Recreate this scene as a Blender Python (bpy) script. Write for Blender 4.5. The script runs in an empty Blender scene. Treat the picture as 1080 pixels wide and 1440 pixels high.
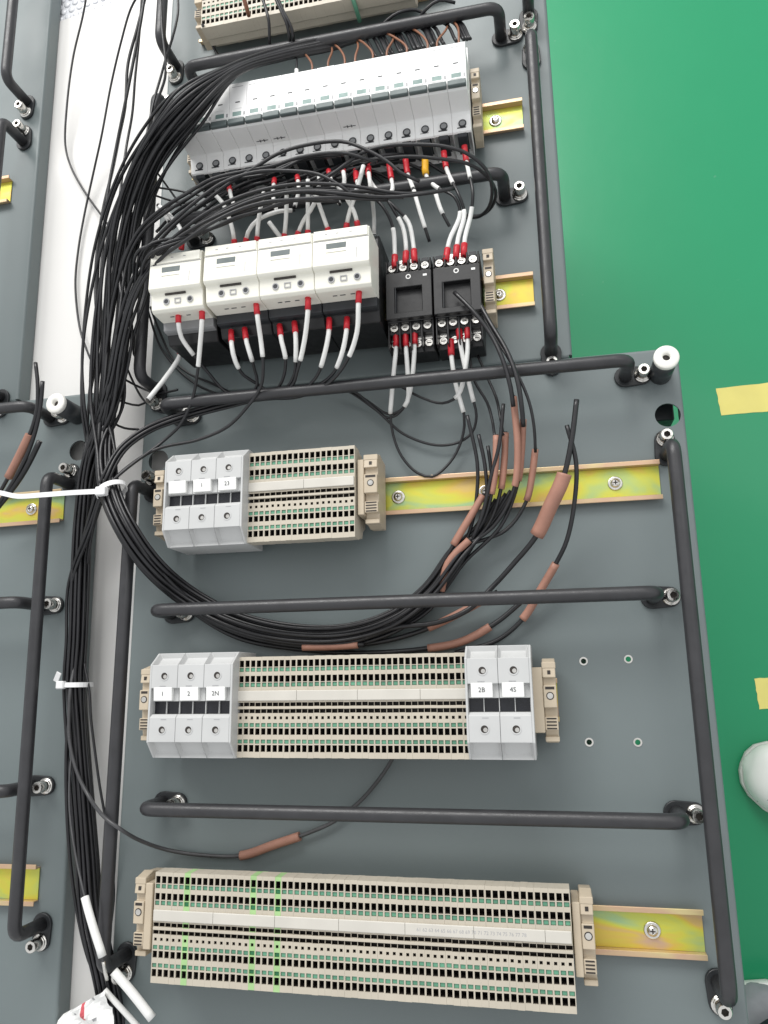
import bpy, bmesh, math, random
from mathutils import Vector, Matrix
from mathutils.geometry import tessellate_polygon
random.seed(7)
MM = 0.001
scene = bpy.context.scene
COL = scene.collection

# ------------------------------------------------------------------ camera
CAM_F, CAM_A, CAM_B, CAM_C, CAM_H = 1058.466, -0.218082, -0.211051, 0.013364, 663.044   # focal px at 1440 high, tilt angles, height mm
RW = Matrix.Rotation(CAM_A, 3, 'X') @ Matrix.Rotation(CAM_B, 3, 'Y') @ Matrix.Rotation(CAM_C, 3, 'Z')
cam_d = bpy.data.cameras.new('camera')
cam_d.sensor_fit = 'VERTICAL'; cam_d.sensor_height = 36.0
cam_d.lens = CAM_F / 1440 * 36.0
cam_d.clip_start = 0.01; cam_d.clip_end = 60
cam = bpy.data.objects.new('camera', cam_d); COL.objects.link(cam)
cam.matrix_world = Matrix.Translation((0, 0, CAM_H * MM)) @ RW.transposed().to_4x4()
scene.camera = cam

# ------------------------------------------------------------------ light
world = bpy.data.worlds.new('World'); scene.world = world; world.use_nodes = True
wb = world.node_tree.nodes['Background']
wb.inputs[0].default_value = (0.97, 0.985, 1.0, 1); wb.inputs[1].default_value = 0.84

def area(name, loc, target, sx, sy, power, col=(1, 1, 1)):
    d = bpy.data.lights.new(name, 'AREA'); d.shape = 'RECTANGLE'; d.size = sx; d.size_y = sy; d.energy = power; d.color = col
    o = bpy.data.objects.new(name, d); COL.objects.link(o); o.location = loc
    o.rotation_euler = (Vector(target) - Vector(loc)).to_track_quat('-Z', 'Y').to_euler()
    return o
area('window_light', (-0.9, 2.5, 1.9), (-0.1, 0.3, 0), 2.2, 1.2, 88, (1, 0.985, 0.96))
area('ceiling_light', (0.9, 1.5, 3.0), (0.2, 0.3, 0), 3.0, 0.5, 14, (1, 0.99, 0.97))
vs = scene.view_settings
vs.view_transform = 'Standard'; vs.look = 'None'; vs.exposure = 0.0; vs.gamma = 1.0; vs.use_curve_mapping = False
scene.cycles.max_bounces = 6

# ------------------------------------------------------------------ helpers
def PX(u, v, z):
    """the point at height z (mm over the mounting plates) that the photograph shows at pixel (u, v); result in mm"""
    d = RW.transposed() @ Vector(((u - 540) / CAM_F, -(v - 720) / CAM_F, -1.0))
    t = (z - CAM_H) / d.z
    return Vector((0, 0, CAM_H)) + d * t

class MB:
    def __init__(s): s.v = []; s.f = []; s.m = []; s.sm = []
    def add(s, vs, fs, m=0, smooth=False):
        b = len(s.v); s.v += [tuple(v) for v in vs]
        for f in fs: s.f.append(tuple(b + i for i in f)); s.m.append(m); s.sm.append(smooth)
        return s
    def box(s, x0, x1, y0, y1, z0, z1, m=0):
        return s.add([(x0,y0,z0),(x1,y0,z0),(x1,y1,z0),(x0,y1,z0),(x0,y0,z1),(x1,y0,z1),(x1,y1,z1),(x0,y1,z1)],
                     [(3,2,1,0),(4,5,6,7),(0,1,5,4),(1,2,6,5),(2,3,7,6),(3,0,4,7)], m)
    def prism(s, prof, x0, x1, m=0):           # profile (y, z) run along x
        n = len(prof)
        a = sum(prof[i][0]*prof[(i+1)%n][1]-prof[(i+1)%n][0]*prof[i][1] for i in range(n))
        if a < 0: prof = prof[::-1]
        v = [(x0,y,z) for y,z in prof] + [(x1,y,z) for y,z in prof]
        f = [tuple(range(n))[::-1], tuple(range(n, 2*n))]
        f += [(i, (i+1)%n, n+(i+1)%n, n+i) for i in range(n)]
        return s.add(v, f, m)
    def lathe(s, prof, cx=0, cy=0, n=20, m=0, smooth=True):      # profile (r, z) turned about a vertical axis
        k = len(prof); v = []
        for r, z in prof:
            for i in range(n):
                a = 2*math.pi*i/n; v.append((cx+r*math.cos(a), cy+r*math.sin(a), z))
        f = []
        for j in range(k-1):
            for i in range(n): f.append((j*n+i, j*n+(i+1)%n, (j+1)*n+(i+1)%n, (j+1)*n+i))
        b = len(s.v); s.add(v, f, m, smooth)
        s.add([v[i] for i in range(n)], [tuple(range(n))[::-1]], m); s.add([v[(k-1)*n+i] for i in range(n)], [tuple(range(n))], m)
        return s
    def tube(s, pts, r, n=8, m=0, cap=True):
        pts = [Vector(p) for p in pts]; N = len(pts)
        rs = r if isinstance(r, (list, tuple)) else [r]*N
        tang = [(pts[min(i+1,N-1)]-pts[max(i-1,0)]).normalized() for i in range(N)]
        up = Vector((0,0,1)) if abs(tang[0].z) < .9 else Vector((1,0,0))
        nx = (up - tang[0]*up.dot(tang[0])).normalized(); v = []
        for i in range(N):
            nx = (nx - tang[i]*nx.dot(tang[i])).normalized(); ny = tang[i].cross(nx)
            for k in range(n):
                a = 2*math.pi*k/n; v.append(pts[i] + (nx*math.cos(a)+ny*math.sin(a))*rs[i])
        f = [(i*n+k, i*n+(k+1)%n, (i+1)*n+(k+1)%n, (i+1)*n+k) for i in range(N-1) for k in range(n)]
        s.add(v, f, m, True)
        if cap:
            s.add(v[:n], [tuple(range(n))[::-1]], m); s.add(v[-n:], [tuple(range(n))], m)
        return s
    def slab(s, outer, holes, z0, z1, m=0):    # flat plate with real holes, outlines in xy
        loops = [[Vector((x,y,0)) for x,y in outer]] + [[Vector((x,y,0)) for x,y in h] for h in holes]
        tris = tessellate_polygon(loops); flat = [p for l in loops for p in l]
        top = [(p.x,p.y,z1) for p in flat]; bot = [(p.x,p.y,z0) for p in flat]
        tf = []
        for a,b,c in tris:
            A,B,C = flat[a],flat[b],flat[c]
            tf.append((a,b,c) if (B-A).cross(C-A).z > 0 else (a,c,b))
        s.add(top, tf, m); s.add(bot, [t[::-1] for t in tf], m)
        o = 0
        for l in loops:
            n = len(l)
            v = [(p.x,p.y,z0) for p in l]+[(p.x,p.y,z1) for p in l]
            s.add(v, [(i,(i+1)%n,n+(i+1)%n,n+i) for i in range(n)], m, n > 10); o += n
        return s
    def mesh(s, name, mats, bevel=0, seg=1, normals=True):
        me = bpy.data.meshes.new(name)
        me.from_pydata([(x*MM,y*MM,z*MM) for x,y,z in s.v], [], s.f)
        for p, mi, sm in zip(me.polygons, s.m, s.sm): p.material_index = mi; p.use_smooth = sm
        for mt in (mats if isinstance(mats, (list, tuple)) else [mats]): me.materials.append(M[mt])
        bm = bmesh.new(); bm.from_mesh(me)
        bmesh.ops.remove_doubles(bm, verts=bm.verts, dist=1e-6)
        if normals: bmesh.ops.recalc_face_normals(bm, faces=bm.faces)
        if bevel:
            ed = [e for e in bm.edges if len(e.link_faces) == 2 and e.calc_face_angle(0) > math.radians(28)]
            bmesh.ops.bevel(bm, geom=ed, offset=bevel*MM, segments=seg, affect='EDGES', profile=0.5, clamp_overlap=True)
        bm.to_mesh(me); bm.free(); me.update()
        return me
    def part(s, name, mats, parent=None, bevel=0, seg=1, loc=(0,0,0)):
        return inst(name, s.mesh(name, mats, bevel, seg), parent, loc)

def inst(name, me, parent=None, loc=(0,0,0), rotz=0, scale=None):
    o = bpy.data.objects.new(name, me); COL.objects.link(o)
    if parent: o.parent = parent
    o.location = Vector(loc)*MM
    if rotz: o.rotation_euler = (0,0,rotz)
    if scale: o.scale = scale
    return o
def tag(o, label, cat, group=None):
    o['label'] = label; o['category'] = cat
    if group: o['group'] = group
    return o
def thing(name, label, cat, loc=(0,0,0), group=None, rotz=0):
    o = bpy.data.objects.new(name, None); COL.objects.link(o); o.empty_display_size = .01
    o.location = Vector(loc)*MM; o.rotation_euler = (0,0,rotz)
    return tag(o, label, cat, group)
def structure(o): o['kind'] = 'structure'; return o
def circ(cx, cy, r, n=24, a0=0): return [(cx+r*math.cos(2*math.pi*i/n+a0), cy+r*math.sin(2*math.pi*i/n+a0)) for i in range(n)]
ORD = ['first','second','third','fourth','fifth','sixth','seventh','eighth','ninth','tenth','eleventh','twelfth','thirteenth','fourteenth','fifteenth','sixteenth']

# left-hand unit: the same cabinet plates, set down beside this one and turned a degree
LDX, LDY, LTH = 577.409, 13.425, 0.016933
def LEFT(p):
    dx, dy = p[0]-162, p[1]-267; c, s = math.cos(LTH), math.sin(LTH)
    return (162-LDX+c*dx-s*dy, 267+LDY+s*dx+c*dy, p[2])

# ------------------------------------------------------------------ materials
M = {}
def mat(name, col, rough=.5, metal=0, var=.08, scale=40, bump=0, bscale=600, rvar=.1, spec=.5, coat=0, alpha=1, trans=0, dust=0):
    m = bpy.data.materials.new(name); m.use_nodes = True; M[name] = m
    nt = m.node_tree; b = nt.nodes['Principled BSDF']; N = nt.nodes.new; Lk = nt.links.new
    tc = N('ShaderNodeTexCoord'); geo = N('ShaderNodeNewGeometry')
    n1 = N('ShaderNodeTexNoise'); n1.inputs['Scale'].default_value = scale; n1.inputs['Detail'].default_value = 5
    Lk(geo.outputs['Position'], n1.inputs['Vector'])
    mr = N('ShaderNodeMapRange'); mr.inputs['From Min'].default_value = .3; mr.inputs['From Max'].default_value = .7
    mr.inputs['To Min'].default_value = 1-var; mr.inputs['To Max'].default_value = 1+var
    Lk(n1.outputs['Fac'], mr.inputs['Value'])
    mx = N('ShaderNodeVectorMath'); mx.operation = 'SCALE'; mx.inputs[0].default_value = col[:3]
    Lk(mr.outputs[0], mx.inputs['Scale'])
    Lk(mx.outputs[0], b.inputs['Base Color'])
    if dust:
        n3 = N('ShaderNodeTexNoise'); n3.inputs['Scale'].default_value = 900; n3.inputs['Detail'].default_value = 2
        Lk(geo.outputs['Position'], n3.inputs['Vector'])
        r3 = N('ShaderNodeMapRange'); r3.inputs['From Min'].default_value = .68; r3.inputs['From Max'].default_value = .8; r3.inputs['To Max'].default_value = dust
        Lk(n3.outputs['Fac'], r3.inputs['Value'])
        mi = N('ShaderNodeMix'); mi.data_type = 'RGBA'; mi.inputs['B'].default_value = (.6,.6,.58,1)
        Lk(r3.outputs[0], mi.inputs['Factor']); Lk(mx.outputs[0], mi.inputs['A']); Lk(mi.outputs['Result'], b.inputs['Base Color'])
    rr = N('ShaderNodeMapRange'); rr.inputs['From Min'].default_value = .3; rr.inputs['From Max'].default_value = .7
    rr.inputs['To Min'].default_value = max(0.02, rough-rvar); rr.inputs['To Max'].default_value = min(1, rough+rvar)
    n2 = N('ShaderNodeTexNoise'); n2.inputs['Scale'].default_value = scale*2.7; n2.inputs['Detail'].default_value = 4
    Lk(geo.outputs['Position'], n2.inputs['Vector']); Lk(n2.outputs['Fac'], rr.inputs['Value']); Lk(rr.outputs[0], b.inputs['Roughness'])
    b.inputs['Metallic'].default_value = metal; b.inputs['Specular IOR Level'].default_value = spec
    if coat: b.inputs['Coat Weight'].default_value = coat; b.inputs['Coat Roughness'].default_value = .15
    if trans: b.inputs['Transmission Weight'].default_value = trans
    if alpha < 1: b.inputs['Alpha'].default_value = alpha
    if bump:
        nb = N('ShaderNodeTexNoise'); nb.inputs['Scale'].default_value = bscale; nb.inputs['Detail'].default_value = 3
        bp = N('ShaderNodeBump'); bp.inputs['Strength'].default_value = bump; bp.inputs['Distance'].default_value = .0005
        Lk(geo.outputs['Position'], nb.inputs['Vector']); Lk(nb.outputs['Fac'], bp.inputs['Height']); Lk(bp.outputs[0], b.inputs['Normal'])
    return m
mat('plate', (.152,.182,.184), .42, 0, .05, 6, .12, 1500, .06, dust=.08)
mat('rod', (.032,.032,.035), .38, 0, .15, 60, .25, 900, .08)
mat('foot', (.018,.02,.022), .4, 0, .1, 60)
mat('steel', (.72,.70,.66), .22, 1, .12, 120, .1, 900)
mat('black_wire', (.014,.014,.016), .38, 0, .2, 60, .15, 500, .08)
mat('grey_wire', (.06,.06,.063), .35, 0, .2, 60)
mat('brown_wire', (.23,.10,.055), .45, 0, .12, 60)
mat('heat_shrink', (.36,.18,.13), .55, 0, .14, 50, .25, 300)
mat('white_sleeve', (.80,.80,.78), .4, 0, .05, 80)
mat('red', (.56,.018,.03), .4, 0, .1, 80)
mat('yellow_ferrule', (.85,.45,.02), .4, 0, .1, 80)
mat('terminal', (.51,.462,.378), .5, 0, .05, 30, .08, 900)
mat('green_ink', (.36,.56,.25), .5, 0, .15, 60)
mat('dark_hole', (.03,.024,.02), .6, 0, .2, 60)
mat('button_green', (.10,.28,.18), .45, 0, .25, 35)
mat('button_marked', (.02,.16,.06), .45, 0, .2, 60)
mat('marker', (.58,.555,.50), .45, 0, .05, 40)
mat('clamp', (.52,.44,.33), .5, 0, .06, 40, .08, 900)
mat('fuse_grey', (.525,.53,.525), .45, 0, .04, 30, .06, 900)
mat('fuse_dark', (.012,.013,.018), .3, 0, .2, 60)
mat('label_white', (.86,.86,.84), .4, 0, .03, 40)
mat('breaker_white', (.84,.84,.83), .42, 0, .03, 30, .06, 900)
mat('toggle', (.095,.12,.12), .45, 0, .1, 40)
mat('print_dark', (.06,.065,.07), .6, 0, .1, 60)
mat('print_green', (.20,.29,.27), .5, 0, .2, 60)
mat('charcoal', (.025,.028,.032), .45, 0, .1, 60)
mat('contactor_white', (.82,.805,.72), .42, 0, .03, 30, .06, 900)
mat('contactor_grey', (.26,.265,.27), .5, 0, .06, 40)
mat('socket_black', (.010,.010,.011), .4, 0, .15, 50, .1, 900)
mat('standoff_white', (.82,.81,.76), .45, 0, .04, 40)
mat('standoff_black', (.03,.034,.038), .4, 0, .1, 40)
mat('tie', (.80,.80,.80), .4, 0, .05, 40)
mat('bench', (.70,.69,.67), .5, 0, .04, 5, .05, 300, .08)
mat('tape', (.80,.70,.20), .5, 0, .06, 20)
mat('shoe_white', (.9,.89,.86), .5, 0, .03, 30, .1, 700)
mat('shoe_grey', (.33,.33,.36), .6, 0, .08, 60, .2, 800)
mat('trouser', (.035,.038,.055), .85, 0, .15, 40, .3, 900)
mat('wrap', (.72,.73,.76), .25, 0, .06, 60, 0)
mat('sole_grey', (.62,.61,.58), .6, 0, .05, 40)
mat('print_red', (.60,.10,.12), .5)
mat('print_grey', (.35,.35,.36), .5)

def floor_material():
    m = bpy.data.materials.new('green_floor'); m.use_nodes = True; M['green_floor'] = m
    nt = m.node_tree; b = nt.nodes['Principled BSDF']; N = nt.nodes.new; Lk = nt.links.new
    geo = N('ShaderNodeNewGeometry')
    n = N('ShaderNodeTexNoise'); n.inputs['Scale'].default_value = 2.5; n.inputs['Detail'].default_value = 6
    Lk(geo.outputs['Position'], n.inputs['Vector'])
    r = N('ShaderNodeValToRGB'); r.color_ramp.elements[0].position = .3; r.color_ramp.elements[1].position = .7
    r.color_ramp.elements[0].color = (.010,.26,.112,1); r.color_ramp.elements[1].color = (.013,.285,.124,1)
    Lk(n.outputs['Fac'], r.inputs[0])
    # pale scuffs and dust specks worn into the paint
    w = N('ShaderNodeTexNoise'); w.inputs['Scale'].default_value = 60; w.inputs['Detail'].default_value = 3; Lk(geo.outputs['Position'], w.inputs['Vector'])
    mr = N('ShaderNodeMapRange'); mr.inputs['From Min'].default_value = .74; mr.inputs['From Max'].default_value = .84; mr.inputs['To Max'].default_value = .25; Lk(w.outputs['Fac'], mr.inputs['Value'])
    mi = N('ShaderNodeMix'); mi.data_type = 'RGBA'; mi.inputs['B'].default_value = (.25,.42,.33,1)
    Lk(mr.outputs[0], mi.inputs['Factor']); Lk(r.outputs[0], mi.inputs['A']); Lk(mi.outputs['Result'], b.inputs['Base Color'])
    b.inputs['Roughness'].default_value = .38; b.inputs['Specular IOR Level'].default_value = .35; b.inputs['Coat Weight'].default_value = .12; b.inputs['Coat Roughness'].default_value = .12
    nb = N('ShaderNodeTexNoise'); nb.inputs['Scale'].default_value = 14; nb.inputs['Detail'].default_value = 4; Lk(geo.outputs['Position'], nb.inputs['Vector'])
    bp = N('ShaderNodeBump'); bp.inputs['Strength'].default_value = .12; bp.inputs['Distance'].default_value = .004; Lk(nb.outputs['Fac'], bp.inputs['Height']); Lk(bp.outputs[0], b.inputs['Normal'])
floor_material()

def zinc_material(name, stops, rough):
    m = bpy.data.materials.new(name); m.use_nodes = True; M[name] = m
    nt = m.node_tree; b = nt.nodes['Principled BSDF']; N = nt.nodes.new; Lk = nt.links.new
    geo = N('ShaderNodeNewGeometry'); mp = N('ShaderNodeMapping'); mp.inputs['Scale'].default_value = (13, 30, 9); Lk(geo.outputs['Position'], mp.inputs['Vector'])
    n = N('ShaderNodeTexNoise'); n.inputs['Scale'].default_value = 1.0; n.inputs['Detail'].default_value = 3; n.inputs['Distortion'].default_value = .6; Lk(mp.outputs[0], n.inputs['Vector'])
    r = N('ShaderNodeValToRGB'); e = r.color_ramp.elements
    e[0].position, e[0].color = stops[0][0], (*stops[0][1], 1); e[1].position, e[1].color = stops[-1][0], (*stops[-1][1], 1)
    for p, c in stops[1:-1]: k = e.new(p); k.color = (*c, 1)
    Lk(n.outputs['Fac'], r.inputs[0]); Lk(r.outputs[0], b.inputs['Base Color'])
    b.inputs['Metallic'].default_value = .55; b.inputs['Roughness'].default_value = rough
zinc_material('zinc', [(.36,(.34,.50,.26)),(.44,(.50,.56,.13)),(.51,(.60,.58,.08)),(.58,(.66,.48,.10)),(.66,(.56,.38,.27))], .42)
zinc_material('zinc_lip', [(.36,(.62,.48,.28)),(.5,(.60,.40,.27)),(.64,(.66,.55,.28))], .36)

# ------------------------------------------------------------------ floor, bench
fl = MB(); fl.add([(-6000,-6000,-500),(6000,-6000,-500),(6000,9000,-500),(-6000,9000,-500)], [(0,1,2,3)])
structure(fl.part('floor', 'green_floor'))
bench = thing('workbench', 'low white workbench under the grey mounting plates', 'workbench', (-380,150,-500))
def rel(o, x, y, z): return (x-o[0], y-o[1], z-o[2])
B0 = (-380,150,-500)
bt = MB(); zt = -19.2 - B0[2]
bt.add([], [])
outer = [(x-B0[0], y-B0[1]) for x, y in ((-1300,-700),(40,-700),(40,262),(-10,262),(-10,895),(-1300,690))]
bt.slab(outer, [], zt-24, zt)
bt.part('bench_top', 'bench', bench, bevel=1)
MB().box(41-B0[0], 124-B0[0], 226-B0[1], 279-B0[1], zt-60, zt-1).part('hole_backing', 'charcoal', bench, bevel=1)  # dark block added under the round corner hole so the hole looks dark
for x, y in ((-1250,-650),(0,-650),(-1250,640),(-60,790)):
    MB().box(x-20-B0[0], x+20-B0[0], y-20-B0[1], y+20-B0[1], 0, zt-24.2).part('leg', 'steel', bench)

# bubble wrap behind the bench edge
bw = MB()
bw.box(-620,-300,-30,330,-1.0,-.4)
pitch = 11.0
for j in range(30):
    for i in range(26):
        x = -600+i*pitch+(j%2)*pitch/2; y = -22+j*pitch*.866
        bw.lathe([(4.4,-.4),(3.9,.5),(2.4,1.0),(.2,1.2)], x, y, 8)
o = bw.part('bubble_wrap', 'wrap', None, loc=(0,852,-22)); o.rotation_euler = (0,0,.15)
tag(o, 'sheet of grey bubble wrap beyond the white bench at top left', 'bubble wrap')

# yellow tape on the floor
for i, (q, lab) in enumerate([([(1007,546),(1130,533),(1130,574),(1014,584)], 'pale yellow tape strip on the green floor level with the round white spacer'),
                              ([(1061,954),(1140,950),(1140,992),(1068,997)], 'short yellow tape strip on the green floor just above the white shoe')]):
    p = [PX(u,v,-499.6) for u,v in q]
    ring = []
    for a in range(4):
        A, B = p[a], p[(a+1)%4]; n = 10
        for k in range(n):
            t = k/n; w = Vector((random.uniform(-.6,.6), random.uniform(-.6,.6), 0)); ring.append(A.lerp(B,t)+w)
    c = sum(ring, Vector())/len(ring)
    pr = [(v.x-c.x, v.y-c.y) for v in ring][::-1]
    o = MB().slab(pr, [], 0, .35).part('floor_tape', 'tape', None, loc=(c.x,c.y,-499.9)); tag(o, lab, 'tape', 'yellow tape strips on the floor')

# ------------------------------------------------------------------ mounting plates
def plate(label, x0, x1, y0, y1, holes, loc, rotz, group='grey sheet steel mounting plates'):
    """tray of sheet steel: 2 mm face, 18 mm flanges folded down on all sides; local origin at its top right corner"""
    t = thing('mounting_plate', label, 'metal plate', loc, group, rotz)
    r = 3.0
    face = MB()
    face.slab([(x0+1,y0+1),(x1-1,y0+1),(x1-1,y1-1),(x0+1,y1-1)], holes, -2, 0)
    face.part('face', 'plate', t)
    for nm, prof in (('x', None),):
        def fold(n=5): return [(math.sin(k/n*math.pi/2)*r, -r+math.cos(k/n*math.pi/2)*r) for k in range(n+1)]
        fo = fold()
        # right / left / top / bottom flanges with a rounded bend
        def flange(axis, at, a, b, sgn):
            pr = [(u,w) for u,w in fo] + [(r,-18),(r-2,-18),(r-2,-r-1),(0,-2)]
            v = []; n = len(pr)
            for e in (a, b):
                for u, w in pr:
                    v.append((at+sgn*(u-1), e, w) if axis == 'x' else (e, at+sgn*(u-1), w))
            f = [(i,(i+1)%n,n+(i+1)%n,n+i) for i in range(n)] + [tuple(range(n)), tuple(range(n,2*n))]
            mb = MB(); mb.add(v, f)
            o = mb.part('flange', 'plate', t)
            for p in o.data.polygons: p.use_smooth = False
        flange('x', x1-0, y0+1, y1-1, 1); flange('x', x0, y0+1, y1-1, -1)
        flange('y', y1, x0+1, x1-1, 1); flange('y', y0, x0+1, x1-1, -1)
    return t
OL = (127, 285, 0)       # lower plate, top right corner
OU = (36, 900, 0)
lower_holes = [circ(115-127,224-285,10.8,32), circ(-371-127,219-285,10.8,32)]
small = [(29,14),(65,15),(29,-51),(67,-51)]
lower_holes += [circ(x-127,y-285,2.6,12) for x,y in small]
UH = [circ(25-36,870-900,8,16)]
plate('wide grey plate carrying the three beige terminal strips', -515, 0, -590, 0, lower_holes, OL, 0)
plate('narrower grey plate carrying the white breakers and contactors', -420, 0, -611.5, 0, UH, OU, 0)
plate('wide grey plate cut off by the left edge with a black upright handle', -515, 0, -590, 0, lower_holes[:2], LEFT(OL), LTH)
plate('grey plate in the top left corner beside the white bench', -420, 0, -611.5, 0, UH, LEFT(OU), LTH)
# threaded inserts in the small holes
ins = MB().slab(circ(0,0,3.5,16), [circ(0,0,2.2,16)], -4, .5)
ins_me = ins.mesh('insert', 'steel')
for (x, y), lab in zip(small, ['upper left', 'upper right', 'lower left', 'lower right']):
    tag(inst('threaded_insert', ins_me, None, (x,y,0.02)), f'{lab} of four tiny threaded inserts right of the beige end clamp', 'insert', 'threaded inserts in the plate')

# ------------------------------------------------------------------ spacers (white topped standoffs)
def standoff(loc, label):
    t = thing('standoff', label, 'standoff', loc, 'white topped round standoffs')
    MB().lathe([(9.6,0),(9.6,34)], n=28).part('post', 'standoff_black', t)
    MB().lathe([(3.4,34.2),(9.9,34.2),(10.4,34.8),(10.4,38.2),(9.7,39),(3.6,39),(3.2,38.5),(3.2,34.2)], n=32).part('cap', 'standoff_white', t)
    MB().lathe([(3.1,34.3),(3.1,35)], n=16).part('bore', 'dark_hole', t)
standoff((112,262,0), 'round white topped standoff at the top right corner of the wide plate')
standoff(LEFT((112,262,0)), 'round white topped standoff beside the black wire trunk at left')

# ------------------------------------------------------------------ grab handles
def fillet(pts, r, n=6):
    out = [Vector(pts[0])]
    for i in range(1, len(pts)-1):
        p, a, b = Vector(pts[i]), Vector(pts[i-1]), Vector(pts[i+1])
        da, db = (a-p).normalized(), (b-p).normalized()
        for k in range(n+1):
            t = k/n; out.append((p+da*r)*(1-t)**2 + p*2*t*(1-t) + (p+db*r)*t**2)
    out.append(Vector(pts[-1])); return out
def bolt_mesh():
    m = MB(); s6 = 2.6
    m.lathe([(4.9,2.6),(5.2,3.0),(5.2,12.2),(4.7,12.8)], n=20)
    m2 = [(4.7,12.8),(3.0,12.8),(2.9,9.0),(.1,9.0)]
    m.lathe(m2, n=6 if False else 20)
    m.v += []
    return m.mesh('bolt', 'steel')
BOLT = None
def bolt_parts():
    global BOLT
    if BOLT: return BOLT
    b = MB()
    n = 20
    outerp = [(5.0,2.8),(5.2,3.2),(5.2,13.2),(4.7,13.8)]
    v = []; f = []
    for r, z in outerp: v += [(r*math.cos(2*math.pi*i/n), r*math.sin(2*math.pi*i/n), z) for i in range(n)]
    for j in range(3): f += [(j*n+i, j*n+(i+1)%n, (j+1)*n+(i+1)%n, (j+1)*n+i) for i in range(n)]
    b.add(v, f, 0, True)
    b.slab(circ(0,0,4.7,n), [circ(0,0,2.9,6)], 9.5, 13.8)      # top ring round the hexagon socket
    b.add([(x,y,9.6) for x,y in circ(0,0,3.0,6)], [tuple(range(6))], 1)
    bm_ = b.mesh('bolt', ['steel','dark_hole'])
    w = MB().lathe([(3,0),(7.0,0),(7.2,.3),(7.2,1.3),(3,1.3)], n=22)
    w.lathe([(3,1.35),(5.9,1.35),(5.9,2.75),(3,2.75)], n=20)
    BOLT = (bm_, w.mesh('washer', 'steel'))
    return BOLT
RZ = 40.0
def handle(p0, p1, label, loc0, rotz=0, group='black bent rod handles', out=(1,1)):
    """bent rod between two feet at p0, p1 (xy, mm in the unit's frame); out: +1 foot points outward, -1 inward"""
    t = thing('grab_handle', label, 'handle', loc0, group, rotz)
    a, b = Vector((p0[0],p0[1],0)), Vector((p1[0],p1[1],0)); u = (b-a).normalized(); L_ = (b-a).length
    pts = fillet([(0,0,1.5), (0,0,RZ), tuple(u*L_+Vector((0,0,RZ))), tuple(u*L_+Vector((0,0,1.5)))], 12)
    lo = []
    for i in range(len(pts)-1):
        d = (pts[i+1]-pts[i]).length; k = max(1, int(d/25))
        lo += [pts[i].lerp(pts[i+1], j/k) for j in range(k)]
    lo.append(pts[-1])
    MB().tube(lo, 5.8, 14).part('rod', 'rod', t)
    bm_, wm = bolt_parts()
    for base, dr in ((Vector(), -u*out[0]), (u*L_, u*out[1])):
        ang = math.atan2(dr.y, dr.x); pr = []
        for k in range(9): q = math.pi/2+math.pi*k/8; pr.append((9.5*math.cos(q), 9.5*math.sin(q)))
        for k in range(9): q = -math.pi/2+math.pi*k/8; pr.append((14+8.5*math.cos(q), 8.5*math.sin(q)))
        ft = MB().slab(pr, [], 0, 3.2).part('foot', 'foot', t, bevel=.6, loc=tuple(base+Vector((0,0,.2))))
        ft.rotation_euler = (0,0,ang)
        bo = inst('bolt', bm_, ft, (14.5,0,3.2), random.uniform(0,1)); inst('washer', wm, ft, (14.5,0,3.25))
    return t
H_MAIN = [  # p0, p1, label, outward flags
 ((-341,643),(-10,643),'horizontal black handle above the white breaker row',(-1,1)),
 ((-341,459),(-15,459),'horizontal black handle between the breakers and the relay sockets, half under wires',(-1,1)),
 ((-348,262),(82,262),'long horizontal black handle just below the contactors',(-1,1)),
 ((-346,65),(88,65),'horizontal black handle crossing over the curved wire bundle',(-1,1)),
 ((-346,-104),(91,-104),'horizontal black handle between the middle and bottom terminal strips',(-1,1)),
 ((110,-222),(110,187),'upright black handle along the right edge of the wide plate',(1,1)),
 ((-374,-229),(-374,185),'upright black handle along the left edge of the wide plate',(1,1)),
 ((19,292),(19,609),'upright black handle along the right edge of the narrower plate',(1,1)),
 ((-374,293),(-374,615),'upright black handle left of the breakers and contactors',(1,1)),
 ((19,664),(19,880),'upright black handle at the top edge right of centre',(1,1)),
 ((-374,684),(-374,880),'upright black handle at the top edge left of the terminal strip',(1,1)),
]
for a, b, lab, out in H_MAIN: handle(a, b, lab, (a[0],a[1],0), 0, out=out)
H_LEFT = {2:'horizontal black handle ending beside the left white topped standoff', 3:'short visible end of black handle at left edge, halfway down',
          4:'short visible end of black handle at left edge, below the white cable tie', 5:'upright black handle on the left hand wide plate',
          7:'black handle end at left edge near the top left bolts, lower one', 9:'black handle end at left edge near the top left bolts, upper one'}
for i, lab in H_LEFT.items():
    a, b, _, out = H_MAIN[i]; handle(a, b, lab, LEFT((a[0],a[1],0)), LTH, out=out)

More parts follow.
